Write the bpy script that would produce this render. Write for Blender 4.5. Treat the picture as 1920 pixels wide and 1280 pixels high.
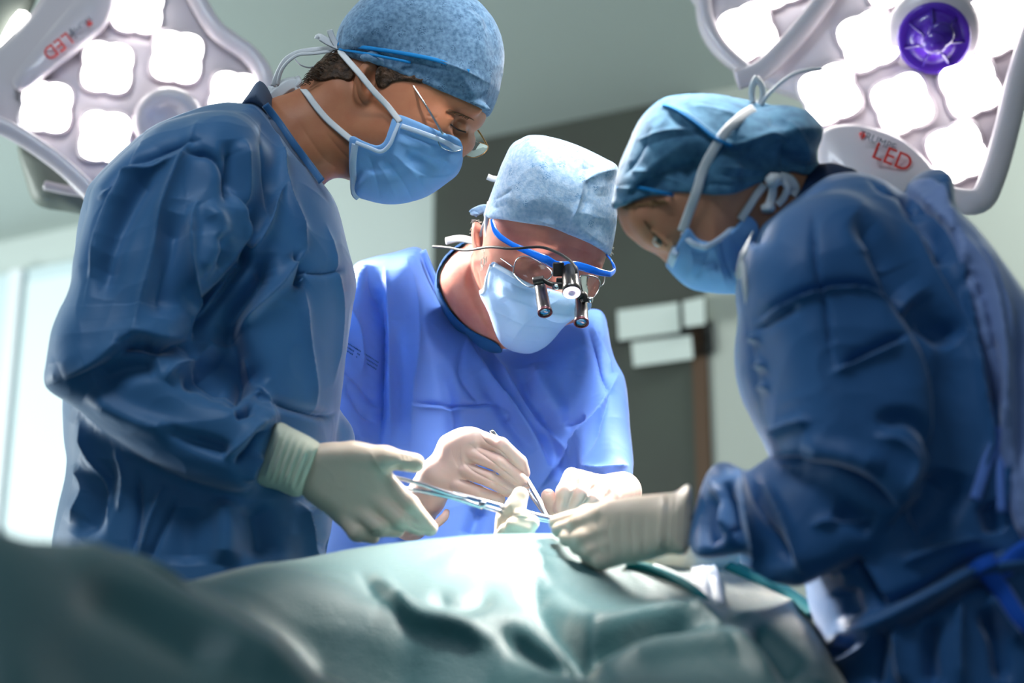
import bpy, math, random
import numpy as np
from mathutils import Vector, Matrix
random.seed(7); RNG = np.random.RandomState(7)
for _o in list(bpy.data.objects): bpy.data.objects.remove(_o)
SC = bpy.context.scene
COL = SC.collection

# ------------------------------------------------------------------ camera
W_, H_, F_ = 1920.0, 1280.0, 3200.0          # 60 mm on a 36 mm sensor
PITCH = math.radians(18.0)
CAM = np.array([0.0, 0.0, 0.75])
cam_d = bpy.data.cameras.new('camera'); cam = bpy.data.objects.new('camera', cam_d); COL.objects.link(cam)
cam_d.sensor_width = 36; cam_d.lens = 60; cam_d.clip_start = 0.05; cam_d.clip_end = 60
cam.location = CAM; cam.rotation_euler = (math.pi/2 + PITCH, 0, 0)
cam_d.dof.use_dof = True; cam_d.dof.focus_distance = 2.43; cam_d.dof.aperture_fstop = 2.3
SC.camera = cam
SC.view_settings.view_transform = 'Standard'; SC.view_settings.look = 'None'
SC.view_settings.gamma = 1.0; SC.view_settings.use_curve_mapping = False
SC.view_settings.exposure = 0.15
SC.cycles.use_denoising = True
SC.cycles.max_bounces = 8; SC.cycles.transparent_max_bounces = 12; SC.cycles.sample_clamp_indirect = 8

_c, _s = math.cos(PITCH), math.sin(PITCH)
RIGHT = np.array([1., 0, 0]); FWD = np.array([0, _c, _s]); UP = np.array([0, -_s, _c])
def c2w(v):
    v = np.asarray(v, float)
    return CAM + v[..., 0:1]*RIGHT + v[..., 1:2]*UP + v[..., 2:3]*FWD
def pc(px, py, z):                                 # a photo point at depth z, camera-aligned metres
    return np.array([(px-960.0)/F_*z, (640.0-py)/F_*z, z])
def pw(px, py, z): return c2w(pc(px, py, z))
TANP = math.tan(PITCH)

# ------------------------------------------------------------------ world + lights
world = bpy.data.worlds.new('world'); SC.world = world; world.use_nodes = True
bg = world.node_tree.nodes['Background']; bg.inputs[0].default_value = (0.66, 0.86, 1.0, 1); bg.inputs[1].default_value = 0.21
def aim(o, target):
    d = Vector(target) - o.location
    o.rotation_euler = d.to_track_quat('-Z', 'Y').to_euler()
def spot(name, loc, target, power, angle, color=(1, 1, 1), blend=0.6, size=0.12):
    l = bpy.data.lights.new(name, 'SPOT'); l.energy = power; l.spot_size = math.radians(angle); l.spot_blend = blend
    l.shadow_soft_size = size; l.color = color
    o = bpy.data.objects.new(name, l); COL.objects.link(o); o.location = loc; aim(o, target); return o
def area(name, loc, target, power, sx, sy, color=(1, 1, 1)):
    l = bpy.data.lights.new(name, 'AREA'); l.energy = power; l.shape = 'RECTANGLE'; l.size = sx; l.size_y = sy; l.color = color
    o = bpy.data.objects.new(name, l); COL.objects.link(o); o.location = loc; aim(o, target); return o
FIELD = pw(1120, 1040, 2.15)
spot('lamp_and_fill_light', pw(230, 150, 2.95), FIELD, 1000, 24, (1, .94, .86), .8, .14)
spot('lamp_and_fill_light', pw(1690, 130, 2.75), FIELD, 950, 24, (1, .94, .86), .8, .14)
spot('lamp_and_fill_light', (0.27, 1.90, 2.97), (0.05, 1.98, 1.1), 700, 21, (1, .95, .88), .9, .10)     # third head, above the frame
spot('lamp_and_fill_light', (0.30, 1.45, 2.97), (0.05, 2.58, 1.5), 400, 23, (1, .98, .96), .9, .2)  # added fill spot on the middle surgeon's chest, not a lamp head
area('added_ceiling_fill', (-0.7, 0.9, 3.08), (-.2, 2.2, 1.2), 26, .9, .5, (.80, .90, 1))  # added soft fill from above to bring out the gown folds, no real panel
area('added_left_fill', (-3.9, 3.6, 1.4), (0, 5.2, 2.2), 150, 1.8, 1.6, (.93, 1, .99))  # added fill from the left for ceiling and wall, not a real window
area('added_ceiling_fill', (1.8, 3.4, 3.05), (1.6, 4.9, 1.2), 30, 1.2, .6, (.95, 1, .97))  # added fill to brighten the back wall, no real panel

# ------------------------------------------------------------------ objects and tags
def smooth_mesh(me, on=True):
    me.polygons.foreach_set('use_smooth', np.full(len(me.polygons), on, dtype=bool)); me.update()
def to_mesh(name, V, Fq, mat, smooth=True):
    me = bpy.data.meshes.new(name)
    V = np.asarray(V, np.float32); n = len(V)
    if isinstance(Fq, np.ndarray) and Fq.ndim == 2:
        k = Fq.shape[1]
        me.vertices.add(n); me.vertices.foreach_set('co', V.ravel())
        me.loops.add(Fq.size); me.loops.foreach_set('vertex_index', Fq.astype(np.int32).ravel())
        me.polygons.add(len(Fq)); me.polygons.foreach_set('loop_start', np.arange(0, Fq.size, k, dtype=np.int32))
        try: me.polygons.foreach_set('loop_total', np.full(len(Fq), k, dtype=np.int32))
        except Exception: pass
        me.update(calc_edges=True)
    else:
        me.from_pydata([tuple(map(float, v)) for v in V], [], [tuple(map(int, f)) for f in Fq]); me.update()
    smooth_mesh(me, smooth)
    if mat: me.materials.append(mat)
    return me
def tag(o, label=None, cat=None, group=None, kind=None):
    for k, v in (('label', label), ('category', cat), ('group', group), ('kind', kind)):
        if v: o[k] = v
    return o
def thing(name, loc, label, cat, group=None):
    o = bpy.data.objects.new(name, None); COL.objects.link(o); o.location = [float(a) for a in loc]
    o.empty_display_size = .05
    return tag(o, label, cat, group)
def wloc(o):
    p = np.zeros(3)
    while o is not None: p = p + np.array(o.location); o = o.parent
    return p
def put(name, V, Fq, mat, parent=None, smooth=True, world_space=False, label=None):
    """camera-aligned vertices -> one mesh object (origin at its own centre, or at the parent's)"""
    Vw = np.asarray(V, float) if world_space else c2w(V)
    Fq = orient(Vw, Fq)
    base = wloc(parent) if parent is not None else np.array([Vw[:, 0].mean(), Vw[:, 1].mean(), Vw[:, 2].min()])
    me = to_mesh(name, Vw - base, Fq, mat, smooth)
    o = bpy.data.objects.new(name, me); COL.objects.link(o)
    if parent is not None: o.parent = parent
    else: o.location = base
    if label: o['label'] = label
    return o
def orient(V, Fq):
    if isinstance(Fq, np.ndarray) and Fq.ndim == 2:
        a, b, c = V[Fq[:, 0]], V[Fq[:, 1]], V[Fq[:, 2]]
        m = V.mean(0); vol = np.einsum('ij,ij->i', a-m, np.cross(b-m, c-m)).sum()
        if Fq.shape[1] == 4:
            d = V[Fq[:, 3]]; vol += np.einsum('ij,ij->i', a-m, np.cross(c-m, d-m)).sum()
        return Fq[:, ::-1] if vol < 0 else Fq
    m = V.mean(0); vol = 0
    for f in Fq:
        for i in range(1, len(f)-1): vol += np.dot(V[f[0]]-m, np.cross(V[f[i]]-m, V[f[i+1]]-m))
    return [tuple(reversed(f)) for f in Fq] if vol < 0 else Fq

# ------------------------------------------------------------------ curves
def crom(pts, n=6, closed=False):
    P = np.asarray(pts, float); m = len(P); out = []
    segs = m if closed else m-1
    for i in range(segs):
        if closed: p0, p1, p2, p3 = P[(i-1) % m], P[i], P[(i+1) % m], P[(i+2) % m]
        else: p0, p1, p2, p3 = P[max(i-1, 0)], P[i], P[i+1], P[min(i+2, m-1)]
        for k in range(n):
            t = k/n
            out.append(0.5*((2*p1)+(-p0+p2)*t+(2*p0-5*p1+4*p2-p3)*t*t+(-p0+3*p1-3*p2+p3)*t**3))
    if not closed: out.append(P[-1])
    return np.array(out)

# ------------------------------------------------------------------ implicit volumes
class Depth:
    """a plane of depth over the photo, z = z0 + sx*(px-cx) + sy*(py-cy), by default upright in the room"""
    def __init__(s, z0, px=960, py=640, sx=0.0, sy=None):
        s.z0, s.px, s.py, s.sx = z0, px, py, sx
        s.sy = -TANP*z0/F_ if sy is None else sy
    def __call__(s, px, py): return s.z0 + s.sx*(px-s.px) + s.sy*(py-s.py)
def ctl(*p):                                        # plane through >=3 points (px, py, z)
    A = np.array([[a[0], a[1], 1] for a in p], float); b = np.array([a[2] for a in p], float)
    c = np.linalg.lstsq(A, b, rcond=None)[0]
    d = Depth(0, 0, 0, c[0], c[1]); d.z0 = c[2]; return d
def smin(a, b, k):
    if k <= 0: return np.minimum(a, b)
    h = np.clip(.5+.5*(b-a)/k, 0, 1); return b*(1-h)+a*h-k*h*(1-h)
def smax(a, b, k): return -smin(-a, -b, k)
class Vol:
    def __init__(s, lo, hi, h):
        s.h = h; s.lo = np.array(lo, float)
        n = np.ceil((np.array(hi)-s.lo)/h).astype(int)+1
        s.xs, s.ys, s.zs = [(s.lo[i]+h*np.arange(n[i])).astype(np.float32) for i in range(3)]
        s.X, s.Y, s.Z = s.xs[:, None, None], s.ys[None, :, None], s.zs[None, None, :]
        s.X2, s.Y2 = np.meshgrid(s.xs, s.ys, indexing='ij')
        s.f = np.full(tuple(n), 10.0, np.float32)
    @classmethod
    def px(cls, x0, y0, x1, y1, z0, z1, h):
        zz = (z0+z1)/2
        a, b = pc(x0, y1, zz), pc(x1, y0, zz)
        return cls((a[0], a[1], z0), (b[0], b[1], z1), h)
    @classmethod
    def like(cls, v):
        w = cls.__new__(cls); w.__dict__.update(v.__dict__); w.f = np.full(v.f.shape, 10.0, np.float32); return w
    def tri(s, P, f=None):
        f = s.f if f is None else f
        q = (P-s.lo)/s.h; n = np.array(f.shape)-2
        i = np.clip(np.floor(q).astype(int), 0, n); t = np.clip(q-i, 0, 1); r = np.zeros(len(P))
        for a in (0, 1):
            for b in (0, 1):
                for c in (0, 1):
                    r += f[i[:, 0]+a, i[:, 1]+b, i[:, 2]+c]*(t[:, 0] if a else 1-t[:, 0])*(t[:, 1] if b else 1-t[:, 1])*(t[:, 2] if c else 1-t[:, 2])
        return r
    def snap(s, V, it=2):
        """bring relaxed vertices back onto the true surface"""
        for _ in range(it):
            f = s.tri(V); g = np.stack([(s.tri(V+e)-s.tri(V-e))/(2*s.h) for e in np.eye(3)*s.h], 1)
            g2 = (g*g).sum(1)
            st = np.clip(f/np.maximum(g2, .05), -s.h*.6, s.h*.6)
            V = V-g*st[:, None]*.9
        return V
    def zmap(s, D):
        if not callable(D): return np.full_like(s.X2, D)
        z = np.full_like(s.X2, float(D(960, 640)))
        for _ in range(4): z = D(960+F_*s.X2/z, 640-F_*s.Y2/z)
        return z
    def sd2(s, pts, D, smooth=5):
        P = crom(pts, smooth, True) if smooth else np.asarray(pts, float)
        z = np.array([D(a, b) if callable(D) else D for a, b in P])
        Q = np.stack([(P[:, 0]-960)/F_*z, (640-P[:, 1])/F_*z], 1)
        x, y = s.X2.ravel(), s.Y2.ravel()
        d = np.full(x.shape, 1e9); ins = np.zeros(x.shape, bool)
        for i in range(len(Q)):
            a, b = Q[i], Q[(i+1) % len(Q)]
            e = b-a; L = e@e+1e-12
            t = np.clip(((x-a[0])*e[0]+(y-a[1])*e[1])/L, 0, 1)
            d = np.minimum(d, (x-a[0]-t*e[0])**2+(y-a[1]-t*e[1])**2)
            if a[1] != b[1]:
                c = (a[1] > y) != (b[1] > y)
                ins ^= c & (x < (b[0]-a[0])*(y-a[1])/(b[1]-a[1])+a[0])
        d = np.sqrt(d); d[ins] *= -1
        return d.reshape(s.X2.shape).astype(np.float32)
    def d_pillow(s, pts, D, H, R, Hb=None, smooth=5):
        sd = s.sd2(pts, D, smooth)[:, :, None]; zc = s.zmap(D)[:, :, None].astype(np.float32)
        dz = s.Z-zc; Hb = Hb or H
        q = np.where(dz < 0, -dz*(R/H), dz*(R/Hb))
        return np.sqrt(np.maximum(R+sd, 0)**2+q**2)-R
    def d_slab(s, pts, D, T, smooth=5, k=.004):
        sd = s.sd2(pts, D, smooth)[:, :, None]; zc = s.zmap(D)[:, :, None].astype(np.float32)
        return smax(sd, np.abs(s.Z-zc)-T, k)
    def d_cap(s, a, b, ra, rb=None, flat=None):
        a, b = np.array(a, np.float32), np.array(b, np.float32); rb = ra if rb is None else rb
        e = b-a; L = float(e@e)+1e-9
        t = np.clip(((s.X-a[0])*e[0]+(s.Y-a[1])*e[1]+(s.Z-a[2])*e[2])/L, 0, 1)
        return np.sqrt((s.X-a[0]-t*e[0])**2+(s.Y-a[1]-t*e[1])**2+(s.Z-a[2]-t*e[2])**2)-(ra+(rb-ra)*t)
    def d_ell(s, c, r, rotz=0):
        x, y, z = s.X-c[0], s.Y-c[1], s.Z-c[2]
        cr, sr = math.cos(rotz), math.sin(rotz); u, v = cr*x+sr*y, -sr*x+cr*y
        k0 = np.sqrt((u/r[0])**2+(v/r[1])**2+(z/r[2])**2); return (k0-1)*min(r)
    def d_ellv(s, px, py, z, rx, ry, rz, rot=0): return s.d_ell(pc(px, py, z), (rx, ry, rz), math.radians(rot))
    def add(s, d, k=.01): s.f = smin(s.f, d, k).astype(np.float32); return s
    def cut(s, d, k=.01): s.f = smax(s.f, -d, k).astype(np.float32); return s
    def keep(s, d, k=.01): s.f = smax(s.f, d, k).astype(np.float32); return s
    def chain(s, pts, radii, k=.006):              # pts (px,py,z)
        P = [pc(*p) for p in pts]
        for i in range(len(P)-1): s.add(s.d_cap(P[i], P[i+1], radii[i], radii[i+1]), k)
        return s
    def front(s, px, py, z=None):
        """depth of the surface seen at a photo point"""
        zz = s.zs if z is None else z
        ix = np.clip(((( px-960)/F_*zz)-s.lo[0])/s.h, 0, len(s.xs)-1).round().astype(int)
        iy = np.clip((((640-py)/F_*zz)-s.lo[1])/s.h, 0, len(s.ys)-1).round().astype(int)
        v = s.f[ix, iy, np.arange(len(zz))]
        k = np.argmax(v < 0)
        if v[k] >= 0: k = int(np.argmin(v))
        elif k > 0: return float(zz[k-1]+s.h*v[k-1]/(v[k-1]-v[k]))
        return float(zz[k])
    def mesh(s):
        f = s.f.copy()
        f[0], f[-1] = 1, 1; f[:, 0], f[:, -1] = 1, 1; f[:, :, 0], f[:, :, -1] = 1, 1
        ins = f < 0; nx, ny, nz = f.shape
        S = [ins[i:nx-1+i, j:ny-1+j, k:nz-1+k] for i in (0, 1) for j in (0, 1) for k in (0, 1)]
        cnt = sum(a.astype(np.int8) for a in S)
        act = np.argwhere((cnt > 0) & (cnt < 8))
        idx = np.full((nx-1, ny-1, nz-1), -1, np.int32); idx[tuple(act.T)] = np.arange(len(act))
        acc = np.zeros((len(act), 3)); n = np.zeros(len(act))
        cor = [(i, j, k) for i in (0, 1) for j in (0, 1) for k in (0, 1)]
        val = {c: f[act[:, 0]+c[0], act[:, 1]+c[1], act[:, 2]+c[2]] for c in cor}
        for c in cor:
            for ax in range(3):
                if c[ax] == 0:
                    e = list(c); e[ax] = 1; e = tuple(e)
                    a, b = val[c], val[e]; m = (a < 0) != (b < 0)
                    t = np.where(m, a/np.where(a-b == 0, 1, a-b), 0)
                    p = np.repeat(np.array([c], float), len(act), 0); p[:, ax] += t
                    acc[m] += p[m]; n[m] += 1
        V = s.lo+s.h*(act+acc/n[:, None])
        Q = []
        for ax in range(3):
            a, b = (ax+1) % 3, (ax+2) % 3
            sl0 = [slice(None)]*3; sl1 = [slice(None)]*3
            sl0[ax] = slice(0, -1); sl1[ax] = slice(1, None)
            d = ins[tuple(sl0)] != ins[tuple(sl1)]
            E = np.argwhere(d); E = E[(E[:, a] > 0) & (E[:, b] > 0) & (E[:, a] < f.shape[a]-1) & (E[:, b] < f.shape[b]-1)]
            flip = ins[tuple(E.T)]
            q = []
            for da, db in ((1, 1), (0, 1), (0, 0), (1, 0)):
                o = E.copy(); o[:, a] -= da; o[:, b] -= db; q.append(idx[tuple(o.T)])
            q = np.stack(q, 1); q[flip] = q[flip][:, ::-1]; Q.append(q)
        return V, np.concatenate(Q)
def subdiv(V, Q, lv=1):
    me = to_mesh('tmp', V, Q, None); o = bpy.data.objects.new('tmp', me); COL.objects.link(o)
    m = o.modifiers.new('s', 'SUBSURF'); m.levels = lv; m.render_levels = lv
    dg = bpy.context.evaluated_depsgraph_get(); ev = o.evaluated_get(dg); em = ev.to_mesh()
    n = len(em.vertices); v = np.empty(n*3, np.float32); em.vertices.foreach_get('co', v)
    q = np.empty(len(em.loops), np.int32); em.loops.foreach_get('vertex_index', q)
    ev.to_mesh_clear(); bpy.data.objects.remove(o); bpy.data.meshes.remove(me)
    return v.reshape(-1, 3).astype(float), q.reshape(-1, 4)
def vnormals(V, Q):
    a, b, c, d = (V[Q[:, i]] for i in range(4))
    n = np.cross(c-a, d-b); N = np.zeros_like(V)
    for i in range(4): np.add.at(N, Q[:, i], n)
    N /= np.linalg.norm(N, axis=1)[:, None]+1e-12
    # outward check
    if np.einsum('ij,ij->i', V-V.mean(0), N).sum() < 0: N = -N
    return N
def relax(V, Q, it=1, lam=.5):
    E = np.concatenate([Q[:, [0, 1]], Q[:, [1, 2]], Q[:, [2, 3]], Q[:, [3, 0]]])
    for _ in range(it):
        S = np.zeros_like(V); C = np.zeros(len(V))
        np.add.at(S, E[:, 0], V[E[:, 1]]); np.add.at(C, E[:, 0], 1)
        np.add.at(S, E[:, 1], V[E[:, 0]]); np.add.at(C, E[:, 1], 1)
        V = V*(1-lam)+lam*S/C[:, None]
    return V
def vnoise(P, freq, seed=0):
    """smooth value noise, -1..1, on points"""
    q = P*freq+seed*17.31; i = np.floor(q).astype(np.int64); t = q-i; t = t*t*(3-2*t); r = 0
    for a in (0, 1):
        for b in (0, 1):
            for c in (0, 1):
                h = ((i[:, 0]+a)*73856093) ^ ((i[:, 1]+b)*19349663) ^ ((i[:, 2]+c)*83492791) ^ (seed*2654435)
                h = (h ^ (h >> 13))*1274126177; h = (h ^ (h >> 16)) & 0xffff
                w = (t[:, 0] if a else 1-t[:, 0])*(t[:, 1] if b else 1-t[:, 1])*(t[:, 2] if c else 1-t[:, 2])
                r = r+w*(h/32767.5-1)
    return r
def folds(V, Q, strokes, crumple=0.0, cfreq=9.0, zmin=None):
    """press creases into a cloth: each stroke is (kind, amp_mm, width_px, [(px,py)...]); only the side facing the room's near end"""
    N = vnormals(V, Q)
    view = V/np.linalg.norm(V, axis=1)[:, None]
    w = np.clip(-(N*view).sum(1)*2.0+.15, 0, 1)
    px = 960+F_*V[:, 0]/V[:, 2]; py = 640-F_*V[:, 1]/V[:, 2]
    D = np.zeros(len(V))
    for st in strokes:
        kind, amp, wd, pts = st[:4]
        P = crom(pts, 5)
        lo = P.min(0)-wd*5; hi = P.max(0)+wd*5
        m = np.where((px > lo[0]) & (px < hi[0]) & (py > lo[1]) & (py < hi[1]) & (w > 0))[0]
        if not len(m): continue
        x, y = px[m], py[m]; best = np.full(len(m), 1e18); sg = np.zeros(len(m)); tt = np.zeros(len(m))
        L = np.concatenate([[0], np.cumsum(np.linalg.norm(np.diff(P, axis=0), axis=1))]); T = L[-1]
        for i in range(len(P)-1):
            a, b = P[i], P[i+1]; e = b-a; l = e@e+1e-9
            t = np.clip(((x-a[0])*e[0]+(y-a[1])*e[1])/l, 0, 1)
            dx, dy = x-a[0]-t*e[0], y-a[1]-t*e[1]; d = dx*dx+dy*dy; k = d < best
            best[k] = d[k]; sg[k] = (e[0]*dy-e[1]*dx)[k]; tt[k] = ((L[i]+t*math.sqrt(l))/T)[k]
        d = np.sqrt(best); tp = np.clip(np.sin(math.pi*np.clip(tt, .0, 1))*1.6+.08, 0, 1)
        if kind == 'r': g = np.exp(-d/wd)
        elif kind == 'v': g = -np.exp(-d/wd)
        elif kind == 'g': g = np.exp(-(d/wd)**2)
        elif kind == 'w': g = -np.exp(-(d/wd)**2)
        elif kind == 's':                            # raised flap on the left-hand side of the stroke (photo coordinates, y down)
            s_ = -sg/(np.abs(sg)+1e-9)*d
            g = np.where(s_ > 0, np.exp(-s_/(wd*2.2)), np.exp(s_/2.5))-np.where(s_ < 0, .5*np.exp(s_/wd), .5*np.exp(-s_/2.5))
        D[m] += amp*.001*g*tp
    if crumple:
        q = V+.02*np.stack([vnoise(V, 8, 3), vnoise(V, 8, 4), vnoise(V, 8, 5)], 1)
        n = 1-np.abs(vnoise(q, cfreq, 1)); n2 = 1-np.abs(vnoise(q, cfreq*2.3, 2))
        D += crumple*.001*((n**3-.35)+.45*(n2**3-.35))
        w = np.maximum(w, .6*(crumple > 0))
    return V+N*(D*w)[:, None]

# ------------------------------------------------------------------ simple meshes in camera-aligned space
def tube(pts, r, seg=10, n=6, flat=1.0):
    P = crom(pts, n) if n else np.asarray(pts, float)
    m = len(P); R = np.asarray(r, float)
    R = np.interp(np.linspace(0, 1, m), np.linspace(0, 1, len(R)), R) if R.ndim else np.full(m, float(R))
    T = np.gradient(P, axis=0); T /= np.linalg.norm(T, axis=1)[:, None]+1e-12
    u = np.cross(T[0], [0, 0, 1.0]); u = u if np.linalg.norm(u) > 1e-3 else np.cross(T[0], [0, 1.0, 0])
    V, Fc = [], []
    for i in range(m):
        u = u-T[i]*(u@T[i]); u /= np.linalg.norm(u); v = np.cross(T[i], u)
        for k in range(seg):
            a = 2*math.pi*k/seg; V.append(P[i]+R[i]*(math.cos(a)*u+flat*math.sin(a)*v))
    for i in range(m-1):
        for k in range(seg): Fc.append((i*seg+k, i*seg+(k+1) % seg, (i+1)*seg+(k+1) % seg, (i+1)*seg+k))
    Fc.append(tuple(range(seg))[::-1]); Fc.append(tuple((m-1)*seg+k for k in range(seg)))
    return np.array(V), Fc
def ribbon(pts, w, t=.0012, n=6, twist=0.0, face=(0, 0, -1)):
    """flat tape, w wide, t thick, its face towards `face`"""
    P = crom(pts, n); m = len(P); T = np.gradient(P, axis=0); T /= np.linalg.norm(T, axis=1)[:, None]+1e-12
    V, Fc = [], []; fa = np.array(face, float)
    for i in range(m):
        nn = fa-T[i]*(fa@T[i]); nn /= np.linalg.norm(nn)+1e-9
        a = twist*i/m; b = np.cross(T[i], nn); nn, b = nn*math.cos(a)+b*math.sin(a), b*math.cos(a)-nn*math.sin(a)
        for s1, s2 in ((1, 0), (.6, .5), (-.6, .5), (-1, 0), (-.6, -.5), (.6, -.5)): V.append(P[i]+b*(w/2*s1)+nn*(t*s2))
    for i in range(m-1):
        for k in range(6): Fc.append((i*6+k, i*6+(k+1) % 6, (i+1)*6+(k+1) % 6, (i+1)*6+k))
    Fc.append((5, 4, 3, 2, 1, 0)); Fc.append(tuple((m-1)*6+k for k in range(6)))
    return np.array(V), Fc
def join(*parts):
    V, Fc, o = [], [], 0
    for v, f in parts:
        V.append(np.asarray(v, float)); Fc += [tuple(int(i)+o for i in q) for q in f]; o += len(v)
    return np.concatenate(V), Fc
def box(c, s, M=None):
    V = np.array([[x, y, z] for x in (-.5, .5) for y in (-.5, .5) for z in (-.5, .5)])*np.array(s)
    if M is not None: V = V@np.array(M).T
    return V+np.array(c), [(0, 1, 3, 2), (4, 6, 7, 5), (0, 4, 5, 1), (2, 3, 7, 6), (0, 2, 6, 4), (1, 5, 7, 3)]
def frame_of(axis):
    a = np.array(axis, float); a /= np.linalg.norm(a)
    u = np.cross(a, [0, 0, 1.0]); u = u if np.linalg.norm(u) > .1 else np.cross(a, [0, 1.0, 0]); u /= np.linalg.norm(u)
    return a, u, np.cross(a, u)
def lathe(c, axis, prof, seg=28):
    """prof: (distance along axis, radius)"""
    a, u, v = frame_of(axis); V, Fc = [], []; m = len(prof)
    for h, r in prof:
        for k in range(seg):
            t = 2*math.pi*k/seg; V.append(np.array(c)+a*h+r*(math.cos(t)*u+math.sin(t)*v))
    for i in range(m-1):
        for k in range(seg): Fc.append((i*seg+k, i*seg+(k+1) % seg, (i+1)*seg+(k+1) % seg, (i+1)*seg+k))
    Fc.append(tuple(range(seg))[::-1]); Fc.append(tuple((m-1)*seg+k for k in range(seg)))
    return np.array(V), Fc
def plate(pts, D, t, n=4, inset=0.15, bulge=0.0):
    """outline given on the photo at depth D -> solid plate, t thick, with rounded rims"""
    P = crom(pts, n, True) if n else np.asarray(pts, float)
    z = np.array([D(a, b) if callable(D) else D for a, b in P])
    Q = np.stack([(P[:, 0]-960)/F_*z, (640-P[:, 1])/F_*z, z], 1); c = Q.mean(0); m = len(Q)
    e = min(t*inset*2, t*.45)
    d = Q-c; L = np.linalg.norm(d, axis=1)[:, None]; ins = c+d*(1-e/L)
    rings = [ins+[0, 0, -t/2-0*e], Q+[0, 0, -t/2+e], Q+[0, 0, t/2-e], ins+[0, 0, t/2]]
    V = np.concatenate(rings); Fc = []
    for r in range(3):
        for k in range(m): Fc.append((r*m+k, r*m+(k+1) % m, (r+1)*m+(k+1) % m, (r+1)*m+k))
    Fc.append(tuple(range(m))[::-1]); Fc.append(tuple(3*m+k for k in range(m)))
    return V, Fc

# ------------------------------------------------------------------ materials
def srgb(r, g, b):
    return tuple((c/12.92 if c <= .04045 else ((c+.055)/1.055)**2.4) for c in (r/255, g/255, b/255))+(1,)
def mat(name, col, rough=.6, metal=0, sss=0, sheen=0, trans=0, bump=None, spec=.5, noise=None, emit=None, coat=0, weave=None, ior=1.45, alpha=1, anis=None):
    m = bpy.data.materials.new(name); m.use_nodes = True; nt = m.node_tree; b = nt.nodes['Principled BSDF']
    c = srgb(*col); b.inputs['Base Color'].default_value = c; b.inputs['Roughness'].default_value = rough
    b.inputs['Metallic'].default_value = metal; b.inputs['Specular IOR Level'].default_value = spec; b.inputs['IOR'].default_value = ior
    b.inputs['Coat Weight'].default_value = coat; b.inputs['Alpha'].default_value = alpha
    if sheen: b.inputs['Sheen Weight'].default_value = sheen; b.inputs['Sheen Roughness'].default_value = .4; b.inputs['Sheen Tint'].default_value = (1, .93, .84, 1) if 'drape' in name else (.85, .9, 1, 1)
    if sss: b.inputs['Subsurface Weight'].default_value = sss; b.inputs['Subsurface Radius'].default_value = (.012, .005, .003); b.inputs['Subsurface Scale'].default_value = 1
    if trans: b.inputs['Transmission Weight'].default_value = trans
    if emit: b.inputs['Emission Color'].default_value = srgb(*emit[0]); b.inputs['Emission Strength'].default_value = emit[1]
    tc = nt.nodes.new('ShaderNodeTexCoord'); prev = None
    if noise:                                       # (scale, colour2, amount, detail)
        n = nt.nodes.new('ShaderNodeTexNoise'); n.inputs['Scale'].default_value = noise[0]; n.inputs['Detail'].default_value = noise[3] if len(noise) > 3 else 4
        nt.links.new(tc.outputs['Object'], n.inputs['Vector'])
        r = nt.nodes.new('ShaderNodeValToRGB'); r.color_ramp.elements[0].position = .35; r.color_ramp.elements[1].position = .68
        r.color_ramp.elements[0].color = c; c2 = srgb(*noise[1])
        r.color_ramp.elements[1].color = tuple(c[i]*(1-noise[2])+c2[i]*noise[2] for i in range(3))+(1,)
        nt.links.new(n.outputs['Fac'], r.inputs['Fac']); nt.links.new(r.outputs['Color'], b.inputs['Base Color'])
    for bm in (bump or []):                         # (kind, scale, strength, distance)
        if bm[0] == 'noise':
            n = nt.nodes.new('ShaderNodeTexNoise'); n.inputs['Scale'].default_value = bm[1]; n.inputs['Detail'].default_value = 5; out = n.outputs['Fac']
        elif bm[0] == 'ridge':
            n = nt.nodes.new('ShaderNodeTexNoise'); n.noise_type = 'RIDGED_MULTIFRACTAL'; n.inputs['Scale'].default_value = bm[1]; n.inputs['Detail'].default_value = 3; out = n.outputs['Fac']
        elif bm[0] == 'wave':
            n = nt.nodes.new('ShaderNodeTexWave'); n.inputs['Scale'].default_value = bm[1]; out = n.outputs['Fac']
        else:
            n = nt.nodes.new('ShaderNodeTexVoronoi'); n.inputs['Scale'].default_value = bm[1]; out = n.outputs['Distance']
        nt.links.new(tc.outputs['Object'], n.inputs['Vector'])
        bn = nt.nodes.new('ShaderNodeBump'); bn.inputs['Strength'].default_value = bm[2]; bn.inputs['Distance'].default_value = bm[3]
        nt.links.new(out, bn.inputs['Height'])
        if prev: nt.links.new(prev.outputs['Normal'], bn.inputs['Normal'])
        prev = bn
    if prev: nt.links.new(prev.outputs['Normal'], b.inputs['Normal'])
    return m
CLOTH_B = [('ridge', 7, .5, .008), ('ridge', 24, .3, .002), ('noise', 700, .15, .0006)]
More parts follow.
